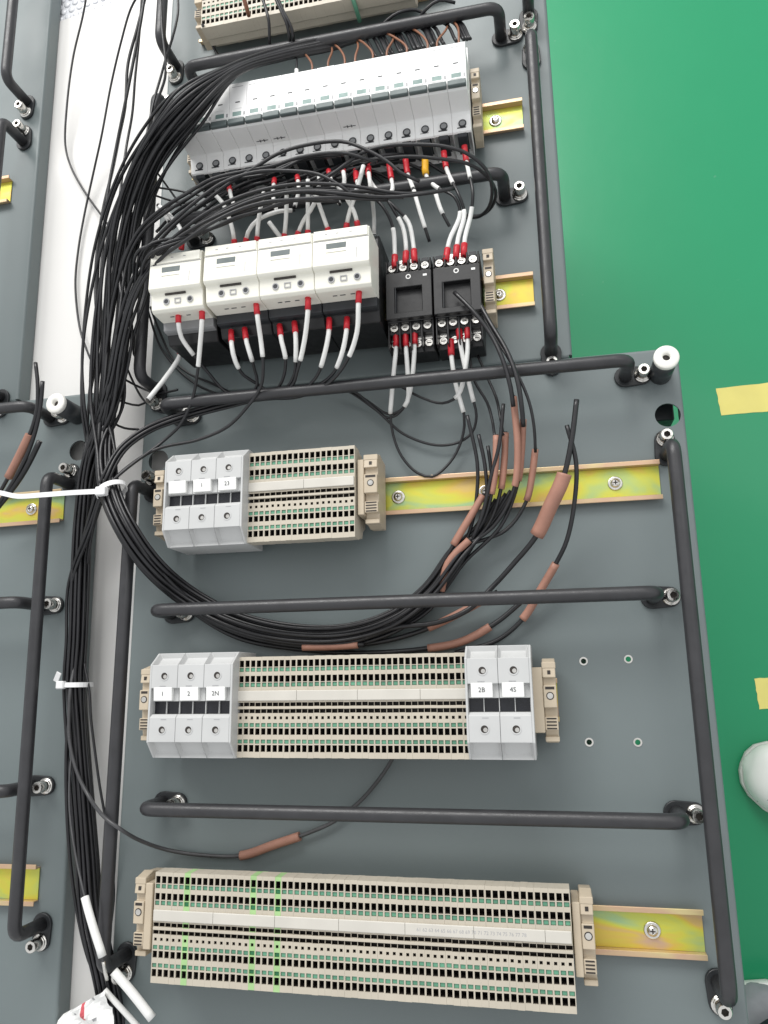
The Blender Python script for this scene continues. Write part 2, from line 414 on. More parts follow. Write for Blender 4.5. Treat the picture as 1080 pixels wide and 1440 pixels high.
# ------------------------------------------------------------------ DIN rails
def rail(label, x0, x1, y, screws, left=False):
    loc = (x1, y, 0)
    t = thing('mounting_rail', label, 'rail', LEFT(loc) if left else loc, 'yellow zinc mounting rails', LTH if left else 0)
    L_ = x1-x0
    base = MB().prism([(-13.4,.3),(13.4,.3),(13.4,1.3),(-13.4,1.3)], -L_, 0); base.part('base', 'zinc', t, bevel=.2)
    for s in (1,-1):
        pr = [(s*13.45,.3),(s*13.45,7.5),(s*17.2,7.5),(s*17.5,7.2),(s*17.5,6.4),(s*14.5,6.4),(s*14.5,.3)]
        MB().prism(pr, -L_-.2, .4).part('lip', 'zinc_lip', t, bevel=.3)
    for sx in screws:
        m = MB(); m.lathe([(6.2,1.35),(6.4,1.7),(6.0,2.4),(5.4,2.5)], n=22); sc = m.part('screw_washer', 'steel', t, loc=(sx-x1,0,0))
        h = MB(); n = 18
        v = []; f = []
        for r, z in [(4.2,2.5),(4.2,3.6),(3.4,4.8),(2.2,5.2)]: v += [(r*math.cos(2*math.pi*i/n), r*math.sin(2*math.pi*i/n), z) for i in range(n)]
        for j in range(3): f += [(j*n+i, j*n+(i+1)%n, (j+1)*n+(i+1)%n, (j+1)*n+i) for i in range(n)]
        h.add(v, f, 0, True)
        cross = [(-.5,-2),(.5,-2),(.5,-.5),(2,-.5),(2,.5),(.5,.5),(.5,2),(-.5,2),(-.5,.5),(-2,.5),(-2,-.5),(-.5,-.5)]
        h.slab(circ(0,0,2.2,n), [cross], 4.0, 5.2); h.add([(x,y,4.05) for x,y in cross], [tuple(range(12))], 1)
        h.part('screw', ['steel','dark_hole'], sc)
    return t
RAILS = dict(T1=(724,-345,7), U=(547,-345,7), R2=(356,-345,7), R3=(165,-348,103), R5=(-17,-348,6), R4=(-189,-348,103))
rail('yellow zinc rail under the white breakers', -345, 7, 547, [-20])
rail('short greenish zinc rail end beside the black relay sockets', -345, 7, 356, [-25])
rail('long bare yellow zinc rail crossed by brown sleeved wires', -348, 103, 165, [66,-46,-126])
rail('yellow zinc rail under the middle terminal strip', -352, 6, -17, [])
rail('yellow zinc rail end right of the bottom terminal strip', -348, 103, -189, [66])
rail('zinc rail under the terminal strip at the top edge', -345, -60, 724, [])
rail('yellow zinc rail end at left edge near the top', -345, 7, 547, [], True)
rail('yellow zinc rail end at left edge crossed by the white cable tie', -348, 103, 165, [66], True)
rail('greenish zinc rail end at left edge near the bottom', -348, 103, -189, [], True)

# ------------------------------------------------------------------ terminal strips
TP = 5.18
BANDS = [(0,3.0,'s'),(3.0,8.5,'h'),(8.5,9.0,'s'),(9.0,12.4,'g'),(12.4,15.8,'s'),(15.8,21.0,'h'),(21.0,21.5,'s'),(21.5,25.0,'g'),(25.0,37.8,'s'),
         (37.8,40.9,'t'),(40.9,43.2,'s'),(43.2,46.4,'t'),(46.4,49.0,'s'),(49.0,51.4,'q'),(51.4,54.4,'s'),(54.4,57.6,'g'),(57.6,58.6,'s'),(58.6,63.8,'h'),
         (63.8,67.6,'s'),(67.6,70.8,'g'),(70.8,71.9,'s'),(71.9,77.4,'h'),(77.4,82,'s')]
TZ = 48.0
def block_mesh(name, mats):
    m = MB(); w = TP-.03; h = w/2
    HW = {'h':1.95,'g':1.95,'t':2.42,'q':1.15}; DP = {'h':11.0,'g':2.2,'t':5.0,'q':4.0}
    for t0, t1, k in BANDS:
        y1, y0 = 41-t0, 41-t1
        if k == 's': m.add([(-h,y0,TZ),(h,y0,TZ),(h,y1,TZ),(-h,y1,TZ)], [(0,1,2,3)]); continue
        a, d = HW[k], DP[k]
        m.add([(-h,y0,TZ),(-a,y0,TZ),(-a,y1,TZ),(-h,y1,TZ),(a,y0,TZ),(h,y0,TZ),(h,y1,TZ),(a,y1,TZ)], [(0,1,2,3),(4,5,6,7)])
        v = [(-a,y0,TZ),(a,y0,TZ),(a,y1,TZ),(-a,y1,TZ),(-a,y0,TZ-d),(a,y0,TZ-d),(a,y1,TZ-d),(-a,y1,TZ-d)]
        if k == 'g': m.add(v, [(1,0,4,5),(2,1,5,6),(3,2,6,7),(0,3,7,4)], 0); m.add(v[4:], [(0,1,2,3)], 0); continue
        zc = TZ-1.1; v2 = v[:4] + [(x,y,zc) for x,y,_ in v[:4]]      # plastic lip, then spring cage coloured dark to stand for shade inside
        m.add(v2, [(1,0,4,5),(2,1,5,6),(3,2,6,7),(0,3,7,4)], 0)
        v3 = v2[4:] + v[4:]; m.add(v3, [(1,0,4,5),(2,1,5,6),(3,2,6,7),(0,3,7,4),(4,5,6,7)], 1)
    prof = [(41,TZ),(41,33),(38.5,30),(38.5,22),(31,18),(27,9),(-27,9),(-31,18),(-38.5,22),(-38.5,30),(-41,33),(-41,TZ)]
    n = len(prof)
    L_ = [(-h,y,z) for y,z in prof]; R_ = [(h,y,z) for y,z in prof]
    m.add(L_+R_, [(i,n+i,n+i+1,i+1) for i in range(n-1)]); m.add(L_, [tuple(range(n))]); m.add(R_, [tuple(range(n))[::-1]])
    return m.mesh(name, mats)
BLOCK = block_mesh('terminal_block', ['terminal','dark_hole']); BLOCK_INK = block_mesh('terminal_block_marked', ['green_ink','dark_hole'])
BTN = MB().box(-1.8,1.8,-1.55,1.55,TZ-2.1,TZ-.7).mesh('release_button', 'button_green', bevel=.25)
BTN_INK = MB().box(-1.8,1.8,-1.55,1.55,TZ-2.1,TZ-.7).mesh('release_button_marked', 'button_marked', bevel=.25)
def text_part(name, s, size, loc, m, parent, depth=.0):
    cu = bpy.data.curves.new(name, 'FONT'); cu.body = s; cu.size = size*MM; cu.align_x = 'CENTER'; cu.align_y = 'CENTER'; cu.resolution_u = 2
    tmp = bpy.data.objects.new('tmp', cu); COL.objects.link(tmp)
    me = bpy.data.meshes.new_from_object(tmp.evaluated_get(bpy.context.evaluated_depsgraph_get()))
    bpy.data.objects.remove(tmp); me.materials.clear(); me.materials.append(M[m])
    return inst(name, me, parent, loc)
def strip(label, x0, n, y, marked=(), numbers=None, pitch=TP):
    t = thing('terminal_strip', label, 'terminal strip', (x0,y,0), 'beige terminal strips')
    sx = pitch/TP
    for i in range(n):
        mk = i in marked
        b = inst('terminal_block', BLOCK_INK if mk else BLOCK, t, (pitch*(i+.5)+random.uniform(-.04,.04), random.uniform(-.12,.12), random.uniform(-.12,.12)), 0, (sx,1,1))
        if mk: b['label'] = 'terminal block streaked with green marker ink'
        for t0, t1, k in BANDS:
            if k == 'g': inst('release_button', BTN_INK if mk else BTN, b, (0, 41-(t0+t1)/2, random.uniform(-.25,.1)))
    L_ = n*pitch
    ms = MB()
    k = 0; x = .4
    while x < L_-2:                         # marker carriers, clipped end to end
        e = min(x+52, L_-.4)
        o = MB().prism([(13.0,TZ+.1),(13.0,TZ+1.2),(12.5,TZ+1.5),(5.1,TZ+1.5),(4.6,TZ+1.2),(4.6,TZ+.1)], x, e-.25).part('marker_strip', 'marker', t, bevel=.15)
        x = e; k += 1
    # ribs either side of the test slots
    MB().prism([(.0,TZ+.05),(.0,TZ+.9),(-2.1,TZ+.9),(-2.1,TZ+.05)], .2, L_-.2).part('rib', 'terminal', t, bevel=.2)
    if numbers:
        text_part('marker_print', numbers[0], 3.6, (numbers[1], 8.8, TZ+1.53), 'print_grey', t)
    return t
strip('long beige terminal strip along the bottom with green ink streaks', -326, 64, -192, (5,16,20), ('61 62 63 64 65 66 67 68 69 70 71 72 73 74 75 76 77 78', 258))
strip('beige terminal strip between grey fuse holders in the middle row', -258.2, 38, -19.5, (), None, 195/38)
strip('short beige terminal strip beside grey fuse holder, above the wire loop', -254, 19, 162)
strip('beige terminal strip cut off by the top edge', -322, 44, 721)

# ------------------------------------------------------------------ end clamps
def clamp(label, x, y, flip=1, w=10, plate_side=0):
    t = thing('end_clamp', label, 'end clamp', (x,y,0), 'beige end clamps')
    prof = [(-32,8),(-33,20),(-30,34),(-22,36),(-22,42),(-12,42),(-12,38),(-5,38),(-5,44),(12,44),(12,40),(18,40),(18,44),(30,42),(33,30),(31,20),(30,8)]
    MB().prism(prof, -w/2, w/2).part('body', 'clamp', t, bevel=.5)
    for k in range(4):
        MB().box(-w/2+1.2, w/2-1.2, -21.2+k*2.5, -20.2+k*2.5, 41.0, 42.35).part('slot', 'dark_hole', t)
    MB().lathe([(3.0,43.9),(3.0,44.25)], 0, 4, 16).part('screw_hole', 'dark_hole', t)
    MB().lathe([(2.3,44.2),(2.3,44.5)], 0, 4, 14).part('screw', 'steel', t)
    MB().box(-w/2+1.5, w/2-1.5, 9.0, 11.0, 43.9, 44.25).part('slot', 'dark_hole', t)
    MB().box(-1.2, 1.2, 20.5, 23.5, 41.5, 43.85).part('slot', 'dark_hole', t)
    MB().box(-w/2-.4, w/2+.4, 25, 30, 30, 43.2).part('grip', 'clamp', t, bevel=.5)
    MB().box(-w/2-.4, w/2+.4, -31, -27, 24, 37.5).part('grip', 'clamp', t, bevel=.5)
    if plate_side:
        a, b = (-w/2-plate_side, -w/2-.2) if plate_side > 0 else (w/2+.2, w/2-plate_side)
        MB().box(a, b, -24, 26, 8, 43.0).part('end_plate', 'clamp', t, bevel=.6)
    return t
clamp('beige end clamp on the bare rail end of the middle row', 0, -17, 1, 10, 9)
clamp('beige end clamp beside the long bare yellow rail', -142.5, 165, 1, 12, 6)
clamp('beige end clamp right of the bottom terminal strip', 17, -187, 1, 9, 6)
clamp('beige end clamp left of the bottom terminal strip', -342, -187, 1, 9, -7)
clamp('beige end clamp left of the middle row fuse holder', -347.5, -17, 1, 9)
clamp('beige end clamp left of the upper grey fuse holder', -345, 165, 1, 9)
clamp('beige end clamp at the right end of the white breakers', -36, 545, 1, 8)
clamp('beige end clamp at the left end of the white breakers', -330, 545, 1, 7)
clamp('beige end clamp right of the black relay sockets', -32, 351, 1, 9)
clamp('beige end clamp at the left end of the topmost terminal strip', -329, 724, 1, 9)

# ------------------------------------------------------------------ fuse holders
def recess_face(me, test, inset, depth, mi=None):
    bm = bmesh.new(); bm.from_mesh(me); bm.faces.ensure_lookup_table()
    for f in [f for f in bm.faces if test(f)]:
        r = bmesh.ops.inset_region(bm, faces=[f], thickness=inset*MM, use_even_offset=True)
        n = f.normal.copy(); bmesh.ops.translate(bm, verts=list(f.verts), vec=-n*depth*MM)
        if mi is not None: f.material_index = mi
    bm.to_mesh(me); bm.free(); return me
FW = 24.0
def fuse_meshes():
    prof = [(43.5,10),(43.5,49),(33.5,62),(14,62),(14,57.5),(3,57.5),(3,38),(-7.5,38),(-7.5,59),(-10,62),(-30,62),(-43.5,50),(-43.5,10)]
    me = MB().prism(prof, -FW/2+.12, FW/2-.12).mesh('pole', ['fuse_grey','dark_hole'])
    me = recess_face(me, lambda f: f.normal.z > .3 and abs(f.normal.y) > .3 and f.calc_area() > 1e-4*.5 and abs(f.calc_center_median().y) > .03, 2.2, 4.2)
    bm = bmesh.new(); bm.from_mesh(me)
    ed = [e for e in bm.edges if len(e.link_faces) == 2 and e.calc_face_angle(0) > math.radians(28)]
    bmesh.ops.bevel(bm, geom=ed, offset=.45*MM, segments=2, affect='EDGES', profile=.5, clamp_overlap=True)
    bm.to_mesh(me); bm.free()
    wall = [(43.5,10),(43.5,49),(33.5,62),(-30,62),(-43.5,50),(-43.5,10)]
    side = MB().prism(wall, -.9, .9).mesh('side_wall', 'fuse_grey', bevel=.35)
    lab = MB().prism([(14.6,57.6),(14.6,62.6),(3.6,61.4),(3.6,57.6)], -8.4, 8.4).mesh('label_plate', 'label_white', bevel=.4)
    win = MB().box(-12,12,-7.3,2.9,38.1,53.5).mesh('fuse_window', 'fuse_dark', bevel=.2)
    mull = MB().box(-.3,.3,-7.35,2.95,38.2,55.5).mesh('mullion', 'fuse_grey')
    hole = MB(); hole.lathe([(3.4,61.95),(3.4,62.14)], n=20); hole_me = hole.mesh('screw_recess', 'dark_hole')
    ringm = MB().slab(circ(0,0,3.9,22), [circ(0,0,2.9,22)], 61.95, 62.35).mesh('screw_collar', 'fuse_grey')
    scr = MB().lathe([(1.7,62.0),(1.7,62.3)], n=12).mesh('screw', 'steel')
    return me, side, lab, win, mull, hole_me, ringm, scr
FM = fuse_meshes()
def fuse(label, x0, n, y, texts):
    t = thing('fuse_holder', label, 'fuse holder', (x0,y,0), 'light grey fuse holders')
    for i in range(n):
        cx = FW*(i+.5)
        p = inst('pole', FM[0], t, (cx,0,0))
        lp = inst('label_plate', FM[2], p, (-1.0,0,0))
        inst('fuse_window', FM[3], p)
        for dx in (-.2, 11.7): inst('mullion', FM[4], p, (dx,0,0))
        for yy in (24, -20):
            inst('screw_recess', FM[5], p, (0,yy,0)); inst('screw_collar', FM[6], p, (0,yy,0)); inst('screw', FM[7], p, (.7,yy-.5,0))
        MB().box(-4,1.5,15.2,16.0,61.9,62.12).part('catch', 'print_grey', p)
        MB().box(-1.5,3.5,-12.0,-11.4,61.9,62.12).part('catch', 'print_grey', p)
        if texts[i]:
            q = text_part('print', texts[i], 5.2, (-1, 9.2, 62.30), 'print_dark', p); q.rotation_euler = (math.radians(6.2),0,0)
    inst('side_wall', FM[1], t, (-.8,0,0)); inst('side_wall', FM[1], t, (n*FW+.8,0,0))
fuse('three pole grey fuse holder left of the short upper terminal strip', -327.5, 3, 163, ['', '1', '23'])
fuse('three pole grey fuse holder at the left end of the middle row', -331.5, 3, -17.5, ['1', '2', '2N'])
fuse('two pole grey fuse holder at the right end of the middle row', -62.6, 2, -17, ['2B', '4S'])

# ------------------------------------------------------------------ miniature circuit breakers
MW = 17.7
def breaker_meshes():
    prof = [(46,10),(46,50),(24,52),(24,80),(-24,80),(-25.5,78),(-28,54),(-30,52),(-45,49),(-46,47),(-46,10)]
    me = MB().prism(prof, -MW/2+.08, MW/2-.08).mesh('housing', ['breaker_white','charcoal'])
    me = recess_face(me, lambda f: f.normal.y < -.9 and f.calc_area() > 3e-4 and f.calc_center_median().z < .04, 3.6, 8, 1)
    bm = bmesh.new(); bm.from_mesh(me)
    ed = [e for e in bm.edges if len(e.link_faces) == 2 and e.calc_face_angle(0) > math.radians(28)]
    bmesh.ops.bevel(bm, geom=ed, offset=.4*MM, segments=2, affect='EDGES', profile=.5, clamp_overlap=True)
    bm.to_mesh(me); bm.free()
    tog = MB().prism([(-17.5,80.1),(-18.2,83.4),(-24.2,84.6),(-25.2,83),(-24.8,80.1)], -8.2, 8.2).mesh('toggle', 'toggle', bevel=.6, seg=2)
    win = MB().box(-5.0,4.0,-13.5,-8.5,79.95,80.2).mesh('status_window', 'print_green', bevel=.05)
    frame = MB().slab([(-6,-14.6),(5,-14.6),(5,-4),(-6,-4)], [[(-5,-13.5),(4,-13.5),(4,-5),(-5,-5)][::-1]], 79.95, 80.35).mesh('window_frame', 'breaker_white')
    scr = MB().slab(circ(0,-38,3.7,18), [circ(0,-38,2.9,18)], 49.0, 51.6).mesh('screw_collar', 'charcoal')
    sc2 = MB().lathe([(2.85,48.5),(2.85,51.2)], 0, -38, 14).mesh('screw', 'contactor_grey')
    dash = MB().box(-2.6,2.0,1.6,2.8,79.95,80.15).mesh('print', 'print_dark')
    line = MB().box(-6.5,5.0,19.6,20.1,79.95,80.15).mesh('print_line', 'print_grey')
    grom = MB().prism([(-46.5,22),(-46.5,45),(-41,48.9),(-41,50.2),(-48.6,46),(-48.6,21)], -4.6, 4.6).mesh('terminal_mouth', 'charcoal', bevel=.5)
    num = MB().box(6.0,7.8,-13.2,-9.4,79.95,80.15).mesh('print_mark', 'print_grey')
    return me, tog, win, frame, scr, sc2, dash, line, grom, num
BM = breaker_meshes()
NB = 16; BX0 = -324.5; BY = 547.5
for i in range(NB):
    where = 'at the left end of the row' if i == 0 else 'at the right end of the row' if i == NB-1 else (f'{ORD[i]} in the row counting from the left end' if i < 8 else f'{ORD[NB-1-i]} in the row counting from the right end')
    t = thing('circuit_breaker', f'white circuit breaker with dark toggle, {where}', 'circuit breaker', (BX0+MW*(i+.5), BY, 0), 'white circuit breakers in a row')
    h = inst('housing', BM[0], t, (0, random.uniform(-.15,.15), random.uniform(-.2,.2)))
    tg = inst('toggle', BM[1], t)
    if i in (5,6): tg.location.z += .6*MM
    inst('status_window', BM[2], h); inst('window_frame', BM[3], h)
    inst('screw_collar', BM[4], h, (1.0,0,0)); inst('screw', BM[5], h, (1.0,0,0)); inst('print', BM[6], h, (random.uniform(-.4,.4),0,0)); inst('print_line', BM[7], h)
    inst('terminal_mouth', BM[8], t); inst('print_mark', BM[9], h)
    if i in (4,5,9):   # isolator symbol printed on the sloping wall
        a = MB().box(-6,6,-.35,.35,0,.12); a.box(-2.4,-1.6,-1.6,1.6,0,.12); a.box(1.6,2.4,-1.6,1.6,0,.12)
        q = a.part('printed_symbol', 'print_dark', h, loc=(0,-27.7,58.8)); q.rotation_euler = (math.radians(84.0),0,0)
# the breakers' label holder beams at the terminals (grey under-wall is the housing itself)

# ------------------------------------------------------------------ contactors
CW = 50.6
def contactor_meshes():
    white = [(27,64),(27,99),(24,102),(-8,103),(-10,101),(-11,97),(-25,95),(-27,92),(-27,74),(-24,64)]
    front = MB().prism(white, -CW/2+.15, CW/2-.15).mesh('cover', ['contactor_white','print_grey'], bevel=.9, seg=3)
    base = MB(); base.prism([(43,8),(43,58),(38,62),(-26,66),(-36,64),(-44,60),(-44,8)], -CW/2+.3, CW/2-.3); base_me = base.mesh('base', 'socket_black', bevel=.8)
    ledge = MB(); ledge.prism([(-23,62),(-23,73.5),(-34,72),(-35,69),(-35,60)], -CW/2+.4, CW/2-.4); ledge_me = (ledge.mesh('terminal_ledge', 'contactor_grey', bevel=.5), ledge.mesh('terminal_ledge', 'charcoal', bevel=.5))
    window = MB().box(-13,5,7,12.6,101.6,102.62).mesh('window', 'toggle', bevel=.3)
    ridge = MB().box(-13,5,3.6,4.6,102.4,103.3).mesh('ridge', 'contactor_white', bevel=.2)
    groove = MB().box(-CW/2+.5,CW/2-.5,15.2,15.8,101.9,102.42).mesh('seam', 'print_grey')
    slot = MB().box(-11,9,-12.6,-10.8,96.8,98.0).mesh('slot', 'dark_hole')
    scr = MB().slab(circ(0,0,3.0,18), [circ(0,0,2.1,18)], 0, .5).mesh('screw_collar', 'print_grey')
    sc2 = MB().lathe([(2.1,.02),(2.1,.3)], n=14).mesh('screw', 'charcoal')
    sq = MB().slab([(-3,-2.4),(3,-2.4),(3,2.4),(-3,2.4)], [[(-2.2,-1.6),(2.2,-1.6),(2.2,1.6),(-2.2,1.6)][::-1]], 0, .4).mesh('printed_frame', 'print_grey')
    hole = MB().lathe([(3.4,0),(3.4,.3)], n=18).mesh('terminal_hole', 'dark_hole')
    return front, base_me, ledge_me, window, ridge, groove, slot, scr, sc2, sq, hole
CMs = contactor_meshes()
CX0 = -330.5
for i, lab in enumerate(['leftmost white contactor, set slightly apart', 'second white contactor from the left', 'third white contactor from the left', 'rightmost white contactor, beside the black relay sockets']):
    t = thing('contactor', lab, 'contactor', (CX0+CW*(i+.5)-(3.0 if i == 0 else 0), 356-(.8 if i == 0 else 0), -1 if i == 0 else 0), 'white fronted contactors')
    c = inst('cover', CMs[0], t); inst('base', CMs[1], t); l = inst('terminal_ledge', CMs[2][0 if i == 0 else 1], t)
    MB().box(-CW/2+1.2, CW/2-1.2, 16.2, 25.2, 101.4, 103.4).part('top_step', 'contactor_white', c, bevel=.5, seg=2)
    inst('window', CMs[3], c); inst('ridge', CMs[4], c); inst('seam', CMs[5], c); inst('slot', CMs[6], c)
    tilt = math.radians(5.5)
    for dx, k in ((-10,0),(1,1),(13,0)):
        y, z = -18.2, 96.3
        if k == 0:
            for mm_ in (7,8): q = inst('screw_collar' if mm_ == 7 else 'screw', CMs[mm_], c, (dx,y,z)); q.rotation_euler = (tilt,0,0)
        else: q = inst('printed_frame', CMs[9], c, (dx,y,z)); q.rotation_euler = (tilt,0,0)
    for dx, wd in ((-12,4),(-5,5),(4,4)):
        q = MB().box(-wd/2,wd/2,-.7,.7,0,.15).part('print', 'print_dark', c, loc=(dx+2,-27.05,84)); q.rotation_euler = (math.pi/2,0,0)
    for dx in (-14,-4,8): MB().box(dx,dx+2.5,20.6,21.4,103.2,103.52).part('print', 'print_grey', c)
    MB().box(14,14.5,-4,6,102.1,103.0).part('seam', 'print_grey', c)
    for dx in (-17,-3,12):
        q = inst('terminal_hole', CMs[10], l, (dx,-34.3,66)); q.rotation_euler = (math.radians(78),0,0)

# ------------------------------------------------------------------ relay sockets
SW = 43.0
def socket(label, x, y):
    t = thing('relay_socket', label, 'relay socket', (x,y,0), 'black relay sockets')
    h = SW/2-.4
    MB().prism([(42,8),(42,45),(30,46),(30,44),(-16,44),(-16,40),(-26,39),(-26,33),(-42,31),(-42,8)], -h, h).part('body', 'socket_black', t, bevel=.6)
    MB().slab([(-h,-15.6),(h,-15.6),(h,30),(-h,30)], [[(-13,-10),(12,-10),(12,15),(-13,15)][::-1]], 44.1, 50).part('rim', 'socket_black', t, bevel=.5)
    MB().slab(circ(0,24.6,2.4,18), [circ(0,24.6,1.5,18)], 50.0, 50.4).part('printed_ring', 'label_white', t)
    MB().box(13.5,17,23.6,25.6,50.0,50.3).part('print', 'label_white', t)
    MB().box(-12.5,-12,-9.8,14.8,44.2,49.6).part('rib', 'charcoal', t)
    for yy, zz, n_ in ((36,46.0,4), (-20.5,40.0,4), (-34,32.2,4)):
        for k in range(n_):
            xx = -15.5+k*10.2
            s = MB().slab(circ(0,0,3.5,16), [circ(0,0,2.2,16)], 0, 1.4).part('terminal', 'steel', t, loc=(xx,yy,zz))
            MB().lathe([(2.2,.1),(2.2,.9)], n=12).part('screw', 'steel', s)
            MB().box(-2.0,2.0,-.35,.35,.9,1.15).part('screw_slot', 'dark_hole', s)
            MB().box(-3.2,3.2,3.9,7.6,-.6,1.0).part('clamp_plate', 'steel' if (k+int(yy)) % 3 else 'charcoal', s)
    for k in range(5):
        MB().box(-h+1+k*10.1-.7, -h+1+k*10.1+.7, -41.5, -16.3, 31.5, 43.5).part('barrier', 'socket_black', t, bevel=.3)
        MB().box(-h+1+k*10.1-.7, -h+1+k*10.1+.7, 30.3, 41.5, 45, 50.5).part('barrier', 'socket_black', t, bevel=.3)
socket('black relay socket next to the white contactors', -104, 334)
socket('black relay socket beside the beige end clamp', -60.3, 334)

# ------------------------------------------------------------------ wires
def spline(pts, step=5.0):
    P = [Vector(p) for p in pts]
    if len(P) == 2: return [P[0].lerp(P[1], i/8) for i in range(9)]
    Q = [P[0]*2-P[1]] + P + [P[-1]*2-P[-2]]; out = []
    for i in range(1, len(Q)-2):
        p0,p1,p2,p3 = Q[i-1],Q[i],Q[i+1],Q[i+2]
        t0 = 0; t1 = t0+max(1e-3,(p1-p0).length**.5); t2 = t1+max(1e-3,(p2-p1).length**.5); t3 = t2+max(1e-3,(p3-p2).length**.5)
        n = max(2, int((p2-p1).length/step))
        for k in range(n):
            t = t1+(t2-t1)*k/n
            A1 = p0*((t1-t)/(t1-t0))+p1*((t-t0)/(t1-t0)); A2 = p1*((t2-t)/(t2-t1))+p2*((t-t1)/(t2-t1)); A3 = p2*((t3-t)/(t3-t2))+p3*((t-t2)/(t3-t2))
            B1 = A1*((t2-t)/(t2-t0))+A2*((t-t0)/(t2-t0)); B2 = A2*((t3-t)/(t3-t1))+A3*((t-t1)/(t3-t1))
            out.append(B1*((t2-t)/(t2-t1))+B2*((t-t1)/(t2-t1)))
    out.append(P[-1]); return out
def cut(path, s0, s1):
    L_ = [0]
    for i in range(1, len(path)): L_.append(L_[-1]+(path[i]-path[i-1]).length)
    T = L_[-1]
    if s0 < 0: s0 += T
    if s1 <= 0: s1 += T
    s0, s1 = max(0,s0), min(T,s1)
    def at(s):
        for i in range(1, len(path)):
            if L_[i] >= s:
                d = L_[i]-L_[i-1]; return path[i-1].lerp(path[i], (s-L_[i-1])/d if d else 0)
        return path[-1].copy()
    return [at(s0)] + [path[i] for i in range(len(path)) if s0+.3 < L_[i] < s1-.3] + [at(s1)]
def wire3(pts, label, r=1.5, m='black_wire', subs=(), group=None, cat='wire', name='wire'):
    """pts in mm; subs: (name, from, to, radius, material), distances in mm along the wire (negative: from its end)"""
    path = spline(pts); o0 = path[0].copy()
    path = [p-o0 for p in path]
    o = MB().tube(path, r, 8).part(name, m, None, loc=o0); tag(o, label, cat, group)
    for nm, a, b, rr, mm_ in subs:
        MB().tube(cut(path, a, b), rr, 10).part(nm, mm_, o)
    return o
def wire(px, label, **k): return wire3([PX(*p) for p in px], label, **k)

# packing of a bundle: hexagonal slots sorted outwards
def slots(n, d):
    s = []
    for j in range(-8,9):
        for i in range(-8,9):
            s.append(((i+(j%2)*.5)*d, j*d*.87))
    s.sort(key=lambda p: p[0]**2+(p[1]*1.25)**2); return s[:n]
def along(px, off, jit=0.0, scale=1.0, wander=0.0):
    c = [PX(u,v,z) for u,v,z in px]; out = []
    ph, fr, am = random.uniform(0,6.3), random.uniform(.5,.9), wander*random.uniform(.3,1)
    for i, p in enumerate(c):
        t = (c[min(i+1,len(c)-1)]-c[max(i-1,0)]); t.z = 0; t.normalize(); lat = Vector((-t.y,t.x,0))
        out.append(p + lat*(off[0]*scale+random.uniform(-jit,jit)+am*math.sin(ph+fr*i)*math.sin(math.pi*min(1,(i+.5)/len(c)))) + Vector((0,0,off[1]*scale+random.uniform(-jit,jit))))
    return out
UP = [(470,58,34),(392,76,54),(322,102,92),(264,148,104),(217,206,90),(184,275,66),(165,350,52),(154,430,40),(147,505,33),(143,572,30)]
LOW = [(128,650,24),(117,730,20),(113,820,18),(110,900,17),(107,960,16),(112,1040,15),(118,1120,15),(124,1200,14),(131,1280,13),(142,1335,12),(152,1380,9),(160,1425,2),(166,1500,-4)]
CUR = [(149,632,40),(155,690,54),(180,748,62),(214,796,46),(262,838,17),(330,874,14),(410,893,14),(490,893,14),(556,872,14),(606,834,15),(645,782,18)]
LOWG, CURG, UPL = 'wires of the trunk running down between the plates', 'wires of the curved bundle', 'wires gathered along the topmost handle'
# brown sleeved ends of the curved bundle: path after the curve, sleeve interval measured back from the end
TAILS = [
 ([(664,735,20),(671,690,24),(671,650,28),(657,584,34)], None, 'curved bundle wire ending bare left of the brown sleeves, leaning left'),
 ([(672,740,22),(684,700,26),(682,655,30),(673,611,34)], None, 'curved bundle wire with blunt end just left of the brown sleeves'),
 ([(676,740,18),(690,700,22),(691,665,26),(686,627,30)], None, 'short curved bundle wire ending closest to the left brown sleeve'),
 ([(676,730,30),(690,672,36),(702,625,40),(708,568,44)], None, 'curved bundle wire rising highest between the two parallel brown sleeves'),
 ([(678,735,26),(692,690,32),(697,650,36),(698,611,38)], (52,'h'), 'curved bundle wire in the left one of two parallel brown sleeves'),
 ([(688,735,22),(704,690,26),(709,650,30),(711,607,34)], (50,'h'), 'curved bundle wire in the right one of two parallel brown sleeves'),
 ([(694,740,22),(722,690,30),(728,640,38),(722,556,48)], (78,'h'), 'curved bundle wire in a long brown sleeve, top sloping left'),
 ([(704,740,20),(728,680,26),(733,640,32),(736,588,40)], (54,'h'), 'curved bundle wire in brown sleeve overlapping a taller brown sleeve'),
 ([(712,745,18),(740,705,22),(748,670,26),(753,630,32)], (46,'h'), 'curved bundle wire in brown sleeve farthest right of the upright group'),
 ([(692,826,18),(722,793,24),(754,754,34),(774,712,44),(793,669,52),(804,618,57),(811,562,60)], ('big',), 'thick black wire through the largest, wide brown sleeve'),
]
ENDS2 = [([(652,742,26),(681,694,28)], (52,0), 'curved bundle wire ending in brown sleeve slanting below the bare rail, upper'),
         ([(630,792,24),(662,757,26)], (54,0), 'curved bundle wire ending in brown sleeve slanting below the bare rail, lower')]
sl = slots(46, 4.3)
S16 = slots(20, 4.5)
si = 0
def top_start(k):        # rise from behind the breakers and join the bundle under the topmost handle
    x = random.uniform(500,640)
    return [PX(x+25, 70-(x-560)*.2, 48), PX(x, 40-(x-560)*.17, 30)]
used = 0
